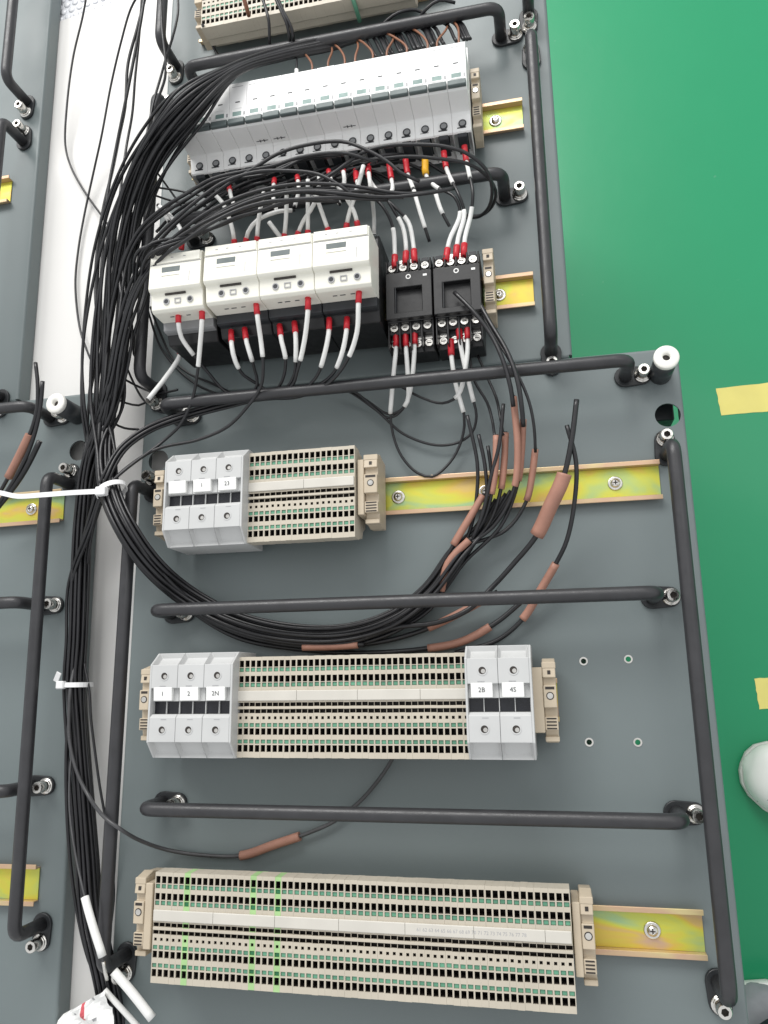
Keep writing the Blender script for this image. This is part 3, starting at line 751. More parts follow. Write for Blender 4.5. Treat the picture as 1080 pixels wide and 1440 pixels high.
for k, (tail, slv, lab) in enumerate(TAILS):
    off = S16[k]; up = sl[k*2]
    head = along(UP[3:], up, .8, 1.15, 9)
    head = top_start(k) + along(UP[:3], (up[0]*.6, up[1]*.5), .4) + head
    cen = CUR if k < 9 else CUR[:-2]+[(610,866,15),(655,848,16)]
    pts = head + along(cen, off, .3) + [PX(*p) for p in tail]
    subs = []
    if slv and slv[0] == 'big': subs = [('heat_shrink_sleeve', -118, -62, 6.2, 'heat_shrink')]
    elif slv: subs = [('heat_shrink_sleeve', -slv[0], -1, 3.0, 'heat_shrink')]
    wire3(pts, lab, r=1.7 if k < 9 else 2.3, subs=subs, group=CURG)
for k, (tail, slv, lab) in enumerate(ENDS2):
    off = S16[10+k]; up = sl[20+k*2]
    pts = top_start(k) + along(UP[:3], (up[0]*.6, up[1]*.5), .4) + along(UP[3:], up, .8, 1.15, 9) + along(CUR[:-1], off, .3) + [PX(*p) for p in tail]
    wire3(pts, lab, r=1.7, subs=[('heat_shrink_sleeve', -slv[0], -2, 3.2, 'heat_shrink')], group=CURG)
# loose outer wires of the curve
wire([(150,640,44),(160,695,62),(188,755,64),(228,806,40),(275,850,15),(340,888,10),(430,908,9),(520,905,9),(590,888,10),(673,848,14),(700,832,14)], 'outermost curved wire whose brown sleeve ends under the handle', r=2.2,
     subs=[('heat_shrink_sleeve', -68, -17, 3.4, 'heat_shrink')], group=CURG)
wire([(146,640,40),(154,695,58),(180,757,62),(220,812,38),(268,858,12),(335,897,8),(430,914,7),(520,918,6),(600,912,6),(650,902,7),(700,874,9),(738,842,12)], 'lowest curved wire with brown sleeve tucked above the two pole fuse holder', r=2.2,
     subs=[('heat_shrink_sleeve', -96, -38, 3.6, 'heat_shrink')], group=CURG)
wire([(640,918,5),(700,900,6),(737,868,9),(760,830,16),(782,792,24),(797,760,34),(808,705,44),(810,650,52),(797,598,58)], 'black wire with slanting brown sleeve farthest right, passing under the handle', r=1.9,
     subs=[('heat_shrink_sleeve', 66, 122, 3.5, 'heat_shrink')], group=CURG)
wire([(425,910,17),(470,909,17),(512,906,17)], 'brown printed sleeve lying along the bottom of the curved bundle', r=2.2, m='black_wire', subs=[('heat_shrink_sleeve', .5, 51, 3.4, 'heat_shrink')], group=CURG)
for k in range(6):       # plain wires filling the curve
    off = S16[12+k]; up = sl[26+k]
    wire3(top_start(k) + along(UP[:3], (up[0]*.6, up[1]*.5), .4) + along(UP[3:], up, .8, 1.15, 9) + along(CUR, off, .3) + [PX(668+k*6,742-k*3,18), PX(690+k*7,706-k*4,16+k)],
          'plain black wire inside the curved bundle below the upper fuse holder', r=1.7, group=CURG)
# wires going straight down the trunk
LS = slots(30, 4.1)
for k in range(11):
    up = sl[32+k]
    pts = top_start(k) + along(UP[:3], (up[0]*.5, up[1]*.4), .4) + along(UP[3:], up, .9, 1.25, 12) + along(LOW, LS[k], .5)
    wire3(pts, 'black wire packed in the vertical trunk between the two wide plates', r=1.45, group=LOWG)
# arcs in front of the breakers and contactors, gathered into the trunk
ARCS = [
 [(590,255,92),(564,243,96),(546,228,98),(512,209,100),(480,199,100),(430,204,102),(391,216,104),(358,236,104),(325,256,102),(290,282,98),(250,312,92),(215,352,84),(188,402,70),(171,460,56),(158,520,46),(150,580,40)],
 [(530,228,92),(480,215,98),(419,222,100),(385,233,102),(347,240,104),(297,252,104),(263,272,100),(230,292,94),(197,322,86),(176,362,74),(160,420,60),(150,490,48),(144,560,40)],
 [(546,281,92),(501,276,98),(480,262,102),(447,245,104),(402,240,106),(358,242,108),(313,257,108),(272,286,106),(236,318,102),(208,350,92),(184,398,78),(168,450,64),(155,520,50),(148,580,44)],
 [(605,271,88),(564,272,94),(512,264,98),(480,260,102),(430,258,106),(386,263,110),(336,277,112),(291,299,112),(255,325,108),(219,360,98),(192,400,84),(174,450,68),(160,520,52),(150,585,42)],
 [(639,265,82),(605,271,90),(546,277,96),(480,272,104),(441,269,108),(402,271,112),(358,281,114),(313,300,114),(272,321,112),(236,346,106),(204,385,92),(182,430,76),(166,490,60),(155,560,46)],
 [(540,281,92),(470,278,104),(408,281,112),(374,284,116),(336,295,116),(297,314,116),(263,337,112),(227,363,104),(198,402,90),(180,452,72),(168,510,58),(158,575,46)],
]
for k, a in enumerate(ARCS):
    wire3([PX(*p) for p in a] + along(LOW, LS[13+k], .4), f'arched black wire over the contactor tops, {ORD[k]} from the top of the arches', r=1.6, group='arched wires over the contactors')
for k in range(9):
    base = ARCS[(k*2+1) % 6]; j = lambda a: random.uniform(-a, a); q = [j(9), 8+j(6), -6+j(5)]
    a = [(u+q[0]+j(3), v+q[1]*(1 if i > 1 else .4)+j(3), z+q[2]-12) for i, (u,v,z) in enumerate(base[1:-3])]
    ap = [PX(*p) for p in a]
    for p in ap:
        if p.x > -342 and 296 < p.y < 394: p.z = max(p.z, 108)      # stay in front of the contactor covers
    wire3(ap + along([(176,470,56),(163,540,46)], LS[6+k], .6) + along(LOW, LS[(6+k) % 22], .8, .9), 'black wire deep in the tangle between the breakers and the contactors', r=1.5, group='tangled wires above the contactors')
for k in range(12):  # extra low wires, added to darken the background behind the arches
    x0 = 250+k*22; y0 = 300-k*4
    wire([(x0-30,y0+26,16+k%4*5),(x0,y0-6+random.uniform(-8,8),30+k%3*6),(x0+45,y0-30+random.uniform(-8,8),34+k%4*5),(x0+95,y0-36+random.uniform(-10,10),26),(x0+135,y0-18+random.uniform(-10,10),16)], 'added black wire lying low to darken the background behind the arches above the contactors', r=1.6, group='added low wires darkening the space behind the arches')
for k, px in enumerate([[(322,262,46),(326,280,56),(334,300,60)], [(386,252,46),(384,276,56),(390,300,60)], [(418,248,48),(420,268,58),(414,292,64)], [(462,240,48),(468,262,60),(478,288,66)], [(482,236,48),(484,256,62),(478,280,70)]]):
    wire(px, f'white sleeved wire end hanging under the breakers, {ORD[k]} from the left', r=1.3, subs=[('ferrule', 0, 9, 2.6, 'red'), ('marker_sleeve', 8.5, -2, 2.0, 'white_sleeve')], group='white sleeved ends under the breakers')
# two loops hung over the right end of the second handle
wire([(440,262,84),(468,244,90),(512,214,94),(546,205,96),(590,203,97),(626,206,96),(657,216,92),(683,238,80),(692,264,64),(688,290,46),(675,304,34),(655,306,26)], 'upper of two black wire loops over the second handle, right end', r=1.6, group='wire loops at the second handle')
wire([(440,258,80),(473,240,86),(499,228,88),(538,223,90),(577,220,91),(616,223,90),(657,230,84),(681,244,72),(697,268,56),(692,290,38),(676,303,26),(650,302,20)], 'lower of two black wire loops over the second handle, right end', r=1.6, group='wire loops at the second handle')
# loose wires over the white bench, left
SOLO = [
 ([(124,-20,20),(117,20,12),(103,80,2),(94,150,-6),(92,205,-12),(100,235,-14),(118,268,-15),(142,302,-10),(158,325,0)], 'thin black wire bowing far left over the white bench', 1.2),
 ([(196,-10,40),(184,12,34),(170,60,24),(156,120,12),(143,190,2),(132,240,-8),(119,300,-14),(110,352,-15),(106,400,-15),(112,460,-14),(122,492,-8),(134,520,6)], 'thin black wire crossing the white bench between two looser wires', 1.2),
 ([(206,-10,40),(193,40,36),(180,90,30),(176,150,24),(168,190,18),(158,240,12),(146,290,8),(138,340,6),(134,400,4),(138,470,10)], 'doubled black wire hanging from the top edge, left one', 1.7),
 ([(204,-10,44),(198,30,42),(181,120,32),(172,165,26),(164,205,20),(152,270,16),(146,330,14),(142,400,12),(142,480,14)], 'doubled black wire hanging from the top edge, right one', 1.7),
 ([(200,-10,38),(195,60,30),(190,110,24),(186,160,18),(178,205,16),(171,255,20),(164,320,30),(158,400,34)], 'slack black wire right of the doubled pair at the top', 1.4),
 ([(226,-10,70),(228,40,70),(233,90,66),(232,110,62),(222,140,56),(214,165,50),(206,210,44),(192,260,40)], 'black wire falling past the upper left handle end', 1.4),
 ([(250,-10,70),(250,20,70),(242,55,66),(234,80,60),(227,105,56),(217,140,54),(206,190,56),(194,245,60)], 'black wire curling beside the topmost handle leg', 1.3),
]
for p, lab, r in SOLO: wire(p, lab, r=r, group='loose wires over the bench')
CROSS = [[(190,250,40),(215,262,20),(250,268,12),(300,280,8)], [(180,262,36),(205,270,24),(240,282,10),(290,290,6)], [(200,218,44),(215,235,30),(235,262,12),(255,290,6)],
         [(178,285,30),(190,310,10),(205,350,0),(212,390,0)], [(172,290,30),(180,320,8),(188,360,-4),(196,400,-8)]]
CL = ['thin black wire behind the upper left handle, upper of two level ones', 'thin black wire behind the upper left handle, lower of two level ones', 'thin black wire dropping steeply behind the upper left handle',
      'thin black wire hanging over the bench left of the contactors, right one', 'thin black wire hanging over the bench left of the contactors, left one']
for k, p in enumerate(CROSS): wire(p, CL[k], r=1.1, group='wires crossing behind the handle')
# tangle lower left, beside the leftmost contactor
LT = [[(212,432,40),(216,445,20),(228,475,8),(243,505,5),(265,525,5),(300,540,5),(330,555,12)], [(205,425,40),(212,450,14),(224,485,6),(246,515,4),(275,540,5),(320,560,14)],
      [(196,445,10),(190,475,4),(188,498,2),(196,510,0)], [(166,470,20),(172,500,4),(184,530,-8),(200,560,-8),(222,578,2),(250,582,14)], [(164,525,20),(178,535,2),(200,546,-4),(225,553,6),(250,548,10)],
      [(162,560,24),(178,567,6),(195,570,0),(208,564,2)], [(152,582,30),(160,595,14),(175,602,4),(195,604,4)]]
LL_ = ['slack black wire curving under the leftmost contactor, upper one', 'slack black wire curving under the leftmost contactor, lower one', 'short slack wire against the upright handle left of the contactors',
       'thin wire dipping under the white sleeve to the long handle', 'thin wire crossing the bend of the upright handle', 'short thin wire ending at the lone white sleeve', 'lowest thin wire leaving the trunk below the handle bend']
for k, p in enumerate(LT): wire(p, LL_[k], r=1.2, group='slack wires left of the contactors')

# ---------------- contactor outputs: red ferrule, white marker sleeve, then black wire running left along the handle
def ferruled(px, label, white, black_r=1.5, fer=11, group=None, fr=2.7, wr=2.0, fm='red', start=0):
    """first point sits in the terminal; white: length of the white marker sleeve after the ferrule"""
    subs = [('ferrule', start, fer, fr, fm), ('marker_sleeve', fer-.5, fer+white, wr, 'white_sleeve')]
    return wire(px, label, r=black_r, subs=subs, group=group)
CG = 'ferruled wires under the contactors'
RUN = [(330,566,30),(285,577,30),(245,589,32),(205,606,34),(172,632,46),(149,672,58),(130,730,44)]
OUT = [
 ([(251,436,84),(251,455,82),(255,474,72),(273,500,58),(296,528,40)], 34, 'ferruled wire leaving the leftmost contactor at its left terminal', None),
 ([(284,431,86),(284,450,84),(281,490,70),(277,529,56),(270,563,44),(253,598,36),(230,620,34)], 44, 'ferruled wire leaving the leftmost contactor at its right terminal', 'own'),
 ([(325,465,66),(326,487,68),(331,508,60),(343,528,46),(362,540,36),(375,552,34)], 27, 'ferruled wire at the left lower terminal of the second contactor', 0),
 ([(344,462,66),(347,482,68),(353,502,62),(358,520,50),(362,540,40),(352,556,36)], 22, 'ferruled wire at the middle lower terminal of the second contactor', 1),
 ([(360,424,86),(362,445,84),(367,480,72),(370,513,62),(367,543,50),(347,573,42),(320,600,38),(280,618,36),(215,634,38)], 38, 'ferruled wire at the upper right terminal of the second contactor', 'own'),
 ([(393,457,66),(396,480,68),(401,500,62),(401,520,52),(393,543,40),(378,556,34)], 22, 'ferruled wire at the left lower terminal of the third contactor', 2),
 ([(414,453,66),(416,477,68),(416,502,60),(414,526,50),(400,549,38),(380,560,34)], 27, 'ferruled wire at the middle lower terminal of the third contactor', 3),
 ([(433,417,86),(433,437,84),(428,480,70),(419,518,56),(408,545,42)], 46, 'ferruled wire at the upper right terminal of the third contactor', 4),
 ([(463,448,66),(462,470,68),(455,503,60),(446,528,50),(427,548,40),(405,558,36)], 35, 'ferruled wire at the left lower terminal of the rightmost contactor', 5),
 ([(488,447,66),(487,467,68),(480,500,60),(467,527,48),(440,546,40),(415,556,36)], 37, 'ferruled wire at the middle lower terminal of the rightmost contactor', 6),
 ([(505,407,86),(504,427,84),(502,467,72),(488,507,58),(463,538,46),(420,558,38)], 48, 'ferruled wire at the upper right terminal of the rightmost contactor', 7),
]
for px, w, lab, run in OUT:
    pts = [PX(*p) for p in px]
    if run is None: pts += [PX(310,545,32), PX(330,560,28)]
    elif run != 'own':
        off = slots(10, 3.4)[run]; pts += along(RUN, off, .3) + along(LOW[2:], LS[(run*2+9) % 26], .5)
    else: pts += [PX(152,684,58), PX(128,745,42)] + along(LOW[2:], LS[19], .5)
    wire3(pts, lab, r=1.5, subs=[('ferrule', 0, 12, 2.7, 'red'), ('marker_sleeve', 11.5, 11.5+w, 2.15, 'white_sleeve')], group=CG)
wire([(256,482,30),(253,500,30),(232,532,34),(208,562,38)], 'white sleeve with red ferrule lying by the leftmost handle foot', r=1.4, subs=[('ferrule', 0, 12, 3.4, 'red'), ('marker_sleeve', 11.5, -.5, 2.4, 'white_sleeve')], group=CG)

# ---------------- contactor inputs (white sleeves above the contactors)
TG = 'white sleeved wires above the contactors'
TOPS = [[(255,351,66),(256,338,68),(254,322,70),(238,302,72),(222,288,70)], [(330,348,66),(328,328,70),(322,306,74),(312,284,78),(300,272,80)], [(345,346,66),(349,326,70),(363,309,72),(394,297,70),(415,296,64)],
        [(361,344,66),(363,315,72),(367,288,78),(372,266,80)], [(399,340,66),(402,310,72),(403,285,78),(403,262,82)], [(416,336,66),(426,312,70),(441,288,76),(448,262,80),(449,244,82)],
        [(433,335,66),(433,305,72),(433,275,78),(433,248,82)], [(464,331,66),(455,305,72),(446,280,78),(440,264,80)], [(486,325,66),(490,304,70),(496,284,76),(503,262,80),(512,230,76)], [(504,322,66),(498,298,72),(484,274,78),(472,258,82)],
        [(526,330,20),(526,305,26),(524,283,40),(521,262,52),(518,240,50)]]
for k, px in enumerate(TOPS):
    wire3([PX(*p) for p in px], f'white sleeved wire above the contactors, {ORD[k]} from the left', r=1.3, subs=[('ferrule', 0, 7 if k < 10 else .5, 2.7, 'red' if k < 10 else 'white_sleeve'), ('marker_sleeve', 6.5 if k < 10 else .4, -3, 2.0, 'white_sleeve')], group=TG)
for px, lab in [(((378,312,60),(396,336,56)), 'short white sleeve slanting in the shade above the third contactor'), (((222,288,60),(238,312,62)), 'short white sleeve beside the arched wires left of the contactors')]:
    wire(px, lab, r=1.3, subs=[('marker_sleeve', .5, -.5, 2.2, 'white_sleeve')], group=TG)

# ---------------- breaker outputs to the relay sockets
BG = 'ferruled wires from the breakers to the relay sockets'
BR = [
 ([(653,205,42),(655,222,40),(660,246,48),(665,272,52),(662,302,46),(654,334,46),(652,360,48)], 'red', 'wire from the right end breaker to the right relay socket', 110),
 ([(624,213,42),(627,234,40),(634,252,46),(646,276,52),(653,300,46),(644,336,46),(641,363,48)], 'red', 'wire from the second breaker from the right to the right relay socket', 100),
 ([(598,222,42),(599,246,40),(612,262,44),(640,278,50),(647,300,46),(632,338,46),(627,367,48)], 'yellow_ferrule', 'wire with the yellow ferrule under the breakers', 96),
 ([(570,222,42),(573,243,40),(582,268,50),(590,296,50),(597,318,46),(604,340,40)], 'red', 'loose wire with black tip hanging left of the yellow ferrule', 58),
 ([(547,231,42),(550,250,42),(552,266,46),(545,280,50),(549,288,50),(566,318,46),(571,347,46),(570,371,48)], 'red', 'wire from the breakers to the middle top terminal of the left relay socket', 88),
 ([(518,229,42),(519,250,44),(530,268,48),(556,292,50),(574,312,46),(581,342,46),(583,368,48)], 'red', 'wire from the breakers to the right top terminal of the left relay socket', 92),
 ([(500,240,42),(505,262,50),(538,290,54),(552,318,50),(555,350,46),(555,376,48)], 'red', 'wire from the breakers to the left top terminal of the left relay socket', 76),
 ([(612,270,52),(620,295,50),(632,318,46)], None, 'short loose wire with white sleeve below the yellow ferrule', 20),
]
for px, fm, lab, w in BR:
    subs = []
    if fm: subs = [('ferrule', 0, 17, 3.3 if fm != 'red' else 2.9, fm)]
    if fm: subs += [('marker_sleeve', 16.5, 16.5+26, 2.0, 'white_sleeve')]
    if lab.endswith('socket'): subs += [('ferrule', -13, 0, 3.0, 'red'), ('marker_sleeve', -50 if w > 80 else -40, -12.5, 2.1, 'white_sleeve')]
    if fm == 'yellow_ferrule': subs += [('ferrule', -13, 0, 3.0, 'red'), ('marker_sleeve', -52, -12.5, 2.1, 'white_sleeve')]
    if 'loose' in lab: subs += [('marker_sleeve', -52 if fm else 2, -13, 2.0, 'white_sleeve')]
    wire(px, lab, r=1.5, subs=subs, group=BG)

# ---------------- relay socket outputs
RG = 'ferruled wires under the relay sockets'
RO = [
 ([(557,466,36),(557,490,36),(554,520,30),(550,567,22),(549,582,16),(553,612,10),(565,642,8),(587,665,8),(608,670,8),(633,650,8),(648,622,10),(653,598,14),(652,578,20)], 62, 'looped wire from the left terminal of the left relay socket'),
 ([(570,466,36),(571,490,36),(573,520,30),(573,564,22),(562,578,18),(545,582,14),(520,566,14),(495,550,16),(470,540,20)], 56, 'wire from the middle terminal of the left relay socket'),
 ([(583,463,36),(583,488,36),(580,530,28),(574,560,22),(566,576,18),(548,588,14),(528,576,12),(500,556,14),(480,545,18)], 52, 'wire from the right terminal of the left relay socket'),
 ([(634,477,34),(635,502,32),(641,540,26),(652,580,20)], 54, 'crossing white sleeved wire from the left terminal of the right relay socket'),
 ([(645,456,36),(647,480,36),(654,517,30),(664,557,22),(670,585,16),(664,608,10),(645,622,8),(613,626,8),(567,610,10),(533,580,14),(500,552,18),(470,540,22)], 58, 'looped wire from the middle terminal of the right relay socket'),
 ([(657,455,36),(658,480,36),(655,515,32),(644,556,24),(622,567,16),(590,558,16),(560,542,20),(530,535,24)], 56, 'wire from the right terminal of the right relay socket'),
]
for px, w, lab in RO: wire(px, lab, r=1.25, subs=[('ferrule', 0, 15, 3.0, 'red'), ('marker_sleeve', 14.5, 14.5+w, 2.1, 'white_sleeve')], group=RG)
RB = [
 ([(639,411,52),(664,436,58),(690,470,58),(707,506,60),(718,545,58),(722,572,52)], 'black wire starting in the right relay socket, passing over the long handle', 1.9, []),
 ([(670,419,46),(690,455,52),(713,494,58),(727,532,60),(734,575,56),(736,600,48)], 'black wire starting at the right edge of the right relay socket', 2.0, []),
 ([(676,440,40),(700,480,52),(727,525,58),(744,565,54),(751,600,48),(753,636,36)], 'thin black wire bowing right of the relay sockets over the handle', 1.3, []),
 ([(660,500,20),(667,535,18),(685,566,18),(692,590,24),(696,616,36)], 'thin black wire behind the handle ending at the left parallel sleeve', 1.3, []),
 ([(672,500,20),(686,532,18),(698,560,20),(704,590,28),(708,612,36)], 'thin black wire behind the handle ending at the right parallel sleeve', 1.3, []),
]
for px, lab, r, subs in RB: wire(px, lab, r=r, subs=subs, group='black wires leaving the relay sockets')

# ---------------- brown and black wires between the breakers and the topmost handle
for k, (x, a) in enumerate([(417,0),(438,6),(462,-4),(484,5),(500,-3),(523,8),(545,-6),(570,12),(600,8),(616,-8),(645,1)]):
    y0 = 108-(x-417)*.19; m = 'black_wire' if k in (0,) else 'brown_wire'
    subs = [('marker_sleeve', 2, 12, 2.0, 'white_sleeve')] if k == 0 else []
    wire([(x,y0+6,52),(x+a*.2,y0-10,54),(x-a*1.2,y0-26,44),(x-a*2.6-6,y0-36,32)], f'thin brown wire from the breakers up to the topmost handle, {ORD[k-1]} from the left' if k else 'black wire with white sleeve rising from the breakers', r=1.1, m=m, subs=subs, group='wires rising from the breakers' if k else None)
for k, (px, lab, m) in enumerate([
  ([(366,-10,62),(373,10,60),(378,30,58),(379,62,44)], 'black wire dropping from the top strip to the topmost handle, left', 'black_wire'),
  ([(388,-10,64),(398,15,60),(410,40,54),(413,60,44)], 'black wire dropping from the top strip to the topmost handle, middle', 'black_wire'),
  ([(384,-10,64),(392,8,62),(404,36,56),(408,60,44)], 'black wire dropping from the top strip to the topmost handle, right', 'black_wire'),
  ([(341,-10,70),(345,5,66),(350,22,52)], 'thick brown wire end over the topmost terminal strip', 'brown_wire'),
  ([(285,35,50),(292,50,30),(302,70,18),(312,85,20)], 'black wire curling under the left end of the topmost strip', 'black_wire'),
  ([(530,45,34),(545,28,40),(560,18,42),(585,14,36),(605,25,30)], 'black wire hump just above the topmost handle, right of centre', 'black_wire'),
  ([(586,30,34),(600,12,44),(618,0,46),(640,4,40)], 'black wire arching over the right part of the topmost handle', 'black_wire')]):
    wire(px, lab, r=1.6 if m == 'black_wire' else 2.2, m=m)
wire([(494,-8,50),(500,10,40),(506,30,24)], 'green wire hanging behind the topmost handle', r=2.2, m='button_green')

# ---------------- wires at the bottom left
wire([(108,920,18),(99,970,27),(97,1010,28),(98,1042,27),(108,1085,26),(125,1120,28),(148,1150,50),(165,1163,52),(195,1181,30),(235,1195,8),(290,1203,4),(340,1203,4),(385,1188,5),(432,1172,6),(470,1155,6),(505,1128,6),(530,1100,8),(548,1074,14),(556,1058,20)],
     'grey wire sweeping over the plate to a brown sleeve below the middle strip', r=1.7, m='grey_wire', subs=[('heat_shrink_sleeve', 314, 371, 3.9, 'heat_shrink')])
wire([(104,1030,18),(98,1090,28),(98,1140,34),(106,1200,42),(121,1268,52),(133,1310,56),(144,1345,56),(148,1368,52),(151,1378,50)], 'thin grey wire with a white sleeve hanging at the bottom left', r=1.0, m='grey_wire', subs=[('marker_sleeve', -68, -20, 3.4, 'white_sleeve'), ('ferrule', -16, 0, 1.4, 'steel')])
wire([(160,1366,46),(185,1395,44),(214,1432,40)], 'white tube running down beside the bottom left bolt', r=1.6, m='black_wire', subs=[('marker_sleeve', 0, 0, 3.7, 'white_sleeve')])
wire([(147,1392,30),(165,1412,28),(196,1446,24)], 'thin white tube under the bottom left handle end', r=1.2, m='black_wire', subs=[('marker_sleeve', 0, 0, 2.4, 'white_sleeve')])
wire([(118,930,16),(126,975,20),(128,1010,20),(134,1060,18),(141,1110,16),(150,1160,14),(158,1220,8),(160,1260,2),(156,1300,0)], 'thin black wire bowing out right of the lower trunk', r=1.2)
wire([(104,980,14),(95,1030,20),(93,1080,20),(95,1160,18),(101,1230,12),(112,1300,2),(125,1350,-8),(142,1390,-12)], 'black wire bowing out left at the foot of the trunk', r=1.6)

# ---------------- wires of the left hand unit
LWG = 'cut wires at the left edge'
wire([(50,510,72),(53,540,70),(52,575,66),(44,605,60),(35,625,56),(15,665,46),(-10,710,36)], 'tall cut black wire at left edge, ending in a brown sleeve', r=1.9, subs=[('heat_shrink_sleeve', 72, 122, 4.0, 'heat_shrink')], group=LWG)
wire([(60,536,70),(57,570,66),(50,605,60),(38,640,54),(20,675,46),(-10,720,36)], 'second cut black wire at left edge beside the tall one', r=2.0, group=LWG)
wire([(56,620,56),(44,645,52),(30,670,46),(12,695,40),(-10,722,32)], 'short cut black wire at left edge under the handle', r=2.6, group=LWG)

# ------------------------------------------------------------------ cable ties
t = thing('cable_tie', 'white cable tie round the curved bundle, long tail to the left edge', 'cable tie', PX(157,690,54), 'white cable ties')
c0 = PX(157,690,54)
tg = (PX(170,725,58)-PX(150,655,48)).normalized(); lat = Vector((-tg.y,tg.x,0)).normalized(); upv = tg.cross(lat)
if upv.z < 0: upv = -upv
ring = [lat*math.cos(a)*13.5+upv*math.sin(a)*11.5 for a in [2*math.pi*i/28 for i in range(28)]]
bm_ = MB(); v = []
for p in ring: v += [p-tg*2.4, p+tg*2.4, p*1.09+tg*2.4, p*1.09-tg*2.4]
bm_.add(v, [(i*4+k, i*4+(k+1)%4, ((i+1)%28)*4+(k+1)%4, ((i+1)%28)*4+k) for i in range(28) for k in range(4)], 0, False)
bm_.part('band', 'tie', t)
hd = PX(143,691,68)-c0; MB().box(hd.x-5,hd.x+5,hd.y-4,hd.y+4,hd.z-3.5,hd.z+3.5).part('head', 'tie', t, bevel=.8)
tl = MB(); pth = spline([PX(u,w,z)-c0 for u,w,z in [(138,691,68),(100,693,70),(60,696,72),(25,698,72),(5,694,70),(-15,690,68)]]); v = []
for p in pth: v += [p+Vector((0,-2.3,-.5)), p+Vector((0,2.3,-.5)), p+Vector((0,2.3,.6)), p+Vector((0,-2.3,.6))]
n = len(pth); tl.add(v, [(i*4+k,i*4+(k+1)%4,(i+1)*4+(k+1)%4,(i+1)*4+k) for i in range(n-1) for k in range(4)]+[(0,1,2,3),tuple(4*(n-1)+k for k in range(4))])
tl.part('tail', 'tie', t)
c0 = PX(109,963,16)
t = thing('cable_tie', 'white cable tie with clipped tail round the lower trunk', 'cable tie', c0, 'white cable ties')
ring = [Vector((math.cos(a)*13.2,0,math.sin(a)*12.5)) for a in [2*math.pi*i/28 for i in range(28)]]
bm_ = MB(); v = []; tg = Vector((0,1,0))
for p in ring: v += [p-tg*2.2, p+tg*2.2, p*1.09+tg*2.2, p*1.09-tg*2.2]
bm_.add(v, [(i*4+k, i*4+(k+1)%4, ((i+1)%28)*4+(k+1)%4, ((i+1)%28)*4+k) for i in range(28) for k in range(4)])
bm_.part('band', 'tie', t)
MB().box(-13,-5,-3.6,3.6,9,15).part('head', 'tie', t, bevel=.9)
o = MB().box(-2.4,2.4,-1,9,-.6,.6).part('tail', 'tie', t, bevel=.3, loc=(-14,4,13)); o.rotation_euler = (.3,.2,-.5)

# ------------------------------------------------------------------ printed plastic bag at the bottom
c0 = PX(118,1440,18); bg = MB(); G = 18
vv = []
q = [PX(66,1475,-8), PX(176,1480,24), PX(152,1390,30), PX(92,1424,-6)]
for j in range(G):
    for i in range(G):
        a, b = i/(G-1), j/(G-1)
        p = q[0].lerp(q[1],a).lerp(q[3].lerp(q[2],a), b)
        vv.append(p-c0+Vector((0,0, 5+5*math.sin(a*9+b*4)*math.sin(b*7+a*3)+random.uniform(0,2.4))))
bg.add(vv, [(j*G+i,j*G+i+1,(j+1)*G+i+1,(j+1)*G+i) for j in range(G-1) for i in range(G-1)], 0, False)
for k, f in enumerate(bg.f):
    if (k*7) % 31 in (3,4) and 4 < k % 17 < 14: bg.m[k] = 1
    if k % 17 in (9,) and k//17 > 10: bg.m[k] = 2
o = bg.part('plastic_bag', ['label_white','print_grey','print_red'], None, loc=c0)
so = o.modifiers.new('thickness','SOLIDIFY'); so.thickness = .0004
tag(o, 'crumpled printed white plastic bag at the bottom edge, left', 'plastic bag')

# ------------------------------------------------------------------ shoes on the floor
def loft(secs, n=28, m=0):
    mb = MB(); v = []; fine = []
    for i in range(len(secs)-1):
        p0, p1, p2, p3 = secs[max(i-1,0)], secs[i], secs[i+1], secs[min(i+2,len(secs)-1)]
        for k in range(5):
            t = k/5; fine.append(tuple(.5*(2*b+(c-a)*t+(2*a-5*b+4*c-d)*t*t+(3*b-a-3*c+d)*t**3) for a,b,c,d in zip(p0,p1,p2,p3)))
    secs = [(secs[0][0]-3.2, -5, 5, 14, 18, .85)] + fine + [secs[-1]]
    for x, y0, y1, z0, z1, sq in secs:
        cy, cz, a, b = (y0+y1)/2, z0, (y1-y0)/2, z1-z0
        for k in range(n):
            q = math.pi*k/(n-1); c, s = math.cos(q), math.sin(q)
            v.append((x, cy+a*math.copysign(abs(c)**sq, c), cz+b*abs(s)**sq))
    f = [(i*n+k,i*n+k+1,(i+1)*n+k+1,(i+1)*n+k) for i in range(len(secs)-1) for k in range(n-1)]
    f += [(i*n+n-1,i*n,(i+1)*n,(i+1)*n+n-1) for i in range(len(secs)-1)]
    mb.add(v, f, m, True); mb.add(v[:n], [tuple(range(n))], m); mb.add(v[-n:], [tuple(range(n))], m); return mb
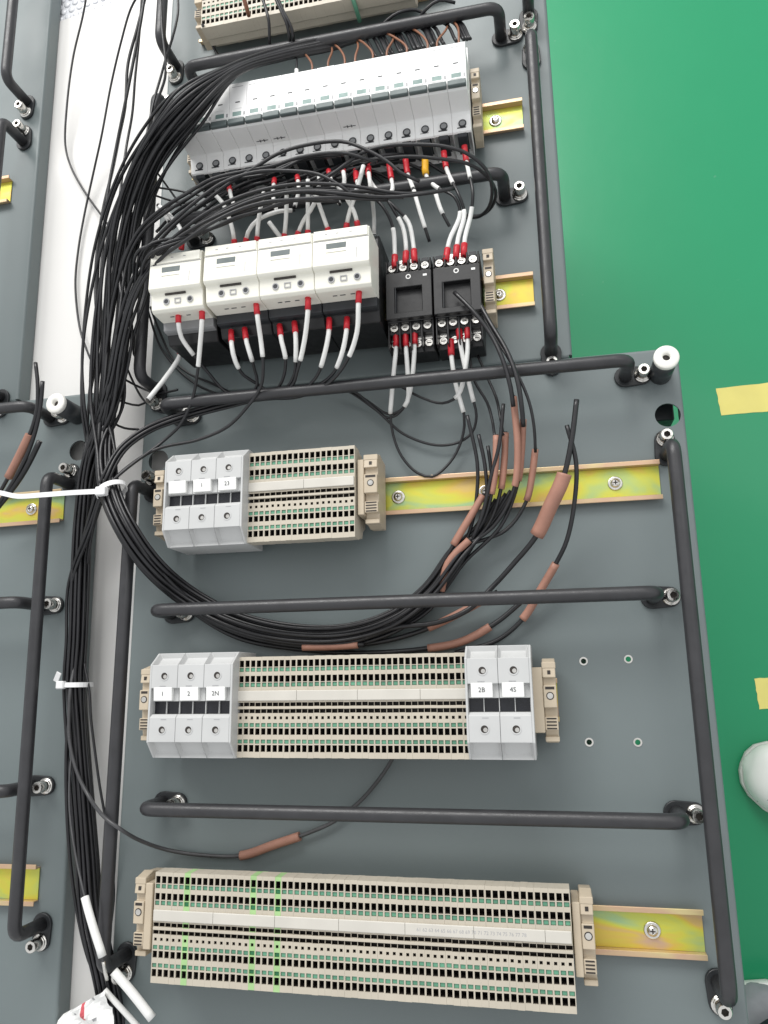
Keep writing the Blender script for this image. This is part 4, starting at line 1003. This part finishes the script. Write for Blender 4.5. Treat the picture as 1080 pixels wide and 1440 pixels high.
def shoe(label, tip, ang, upper, sole, name='shoe'):
    t = thing(name, label, 'shoe', tip, None, ang)
    loft([(4,-12,12,14,26,.8),(10,-26,24,14,38,.75),(22,-38,34,14,47,.72),(45,-47,42,14,54,.7),(75,-50,45,14,60,.7),(110,-47,43,14,72,.75),(150,-42,39,14,88,.8),(200,-38,36,14,96,.8),(250,-36,34,14,98,.85),(275,-22,20,14,90,.9)]).part('upper', upper, t)
    pr = [(0,-4),(1,-14),(8,-29),(22,-41),(45,-50),(75,-53),(110,-50),(200,-41),(255,-37),(278,-20),(278,18),(255,35),(200,39),(110,46),(75,48),(45,45),(22,37),(8,26),(1,12)]
    MB().slab([(x, y) for x, y in pr], [], .5, 13).part('sole', sole, t, bevel=2.5, seg=2)
    seam = [(30,-41.5,24),(36,-34,44),(40,-18,52.5),(42,0,54),(40,15,52.5),(36,28,46),(30,37,26)]
    MB().tube(spline(seam), .8, 6).part('seam', 'print_grey', t)
    return t
shoe('white shoe toe standing on the green floor at the right edge', tuple(PX(1041,1068,-500)), math.radians(-24), 'shoe_white', 'sole_grey')
pz = PX(1046,1376,-500)
per = thing('person', 'person in dark trousers and grey shoe, cut off at bottom right', 'person', tuple(pz))
a = loft([(4,-12,12,14,26,.8),(10,-26,24,14,38,.75),(22,-38,34,14,47,.72),(45,-47,42,14,54,.7),(75,-50,45,14,60,.7),(110,-47,43,14,72,.75),(150,-42,39,14,88,.8),(275,-22,20,14,90,.9)]).part('shoe', 'shoe_grey', per); a.rotation_euler = (0,0,math.radians(-68))
a2 = MB().slab([(0,-4),(8,-29),(22,-41),(45,-50),(75,-53),(110,-50),(200,-41),(278,-20),(278,18),(200,39),(110,46),(75,48),(45,45),(22,37),(8,26)], [], .5, 18).part('sole', 'shoe_white', a, bevel=2)
lg = MB(); lg.tube([(36,-40,62),(40,-70,100),(52,-130,200),(60,-175,330),(70,-230,460),(80,-290,620)], [48,58,64,72,80,88], 20); lg.part('trouser_leg', 'trouser', per)
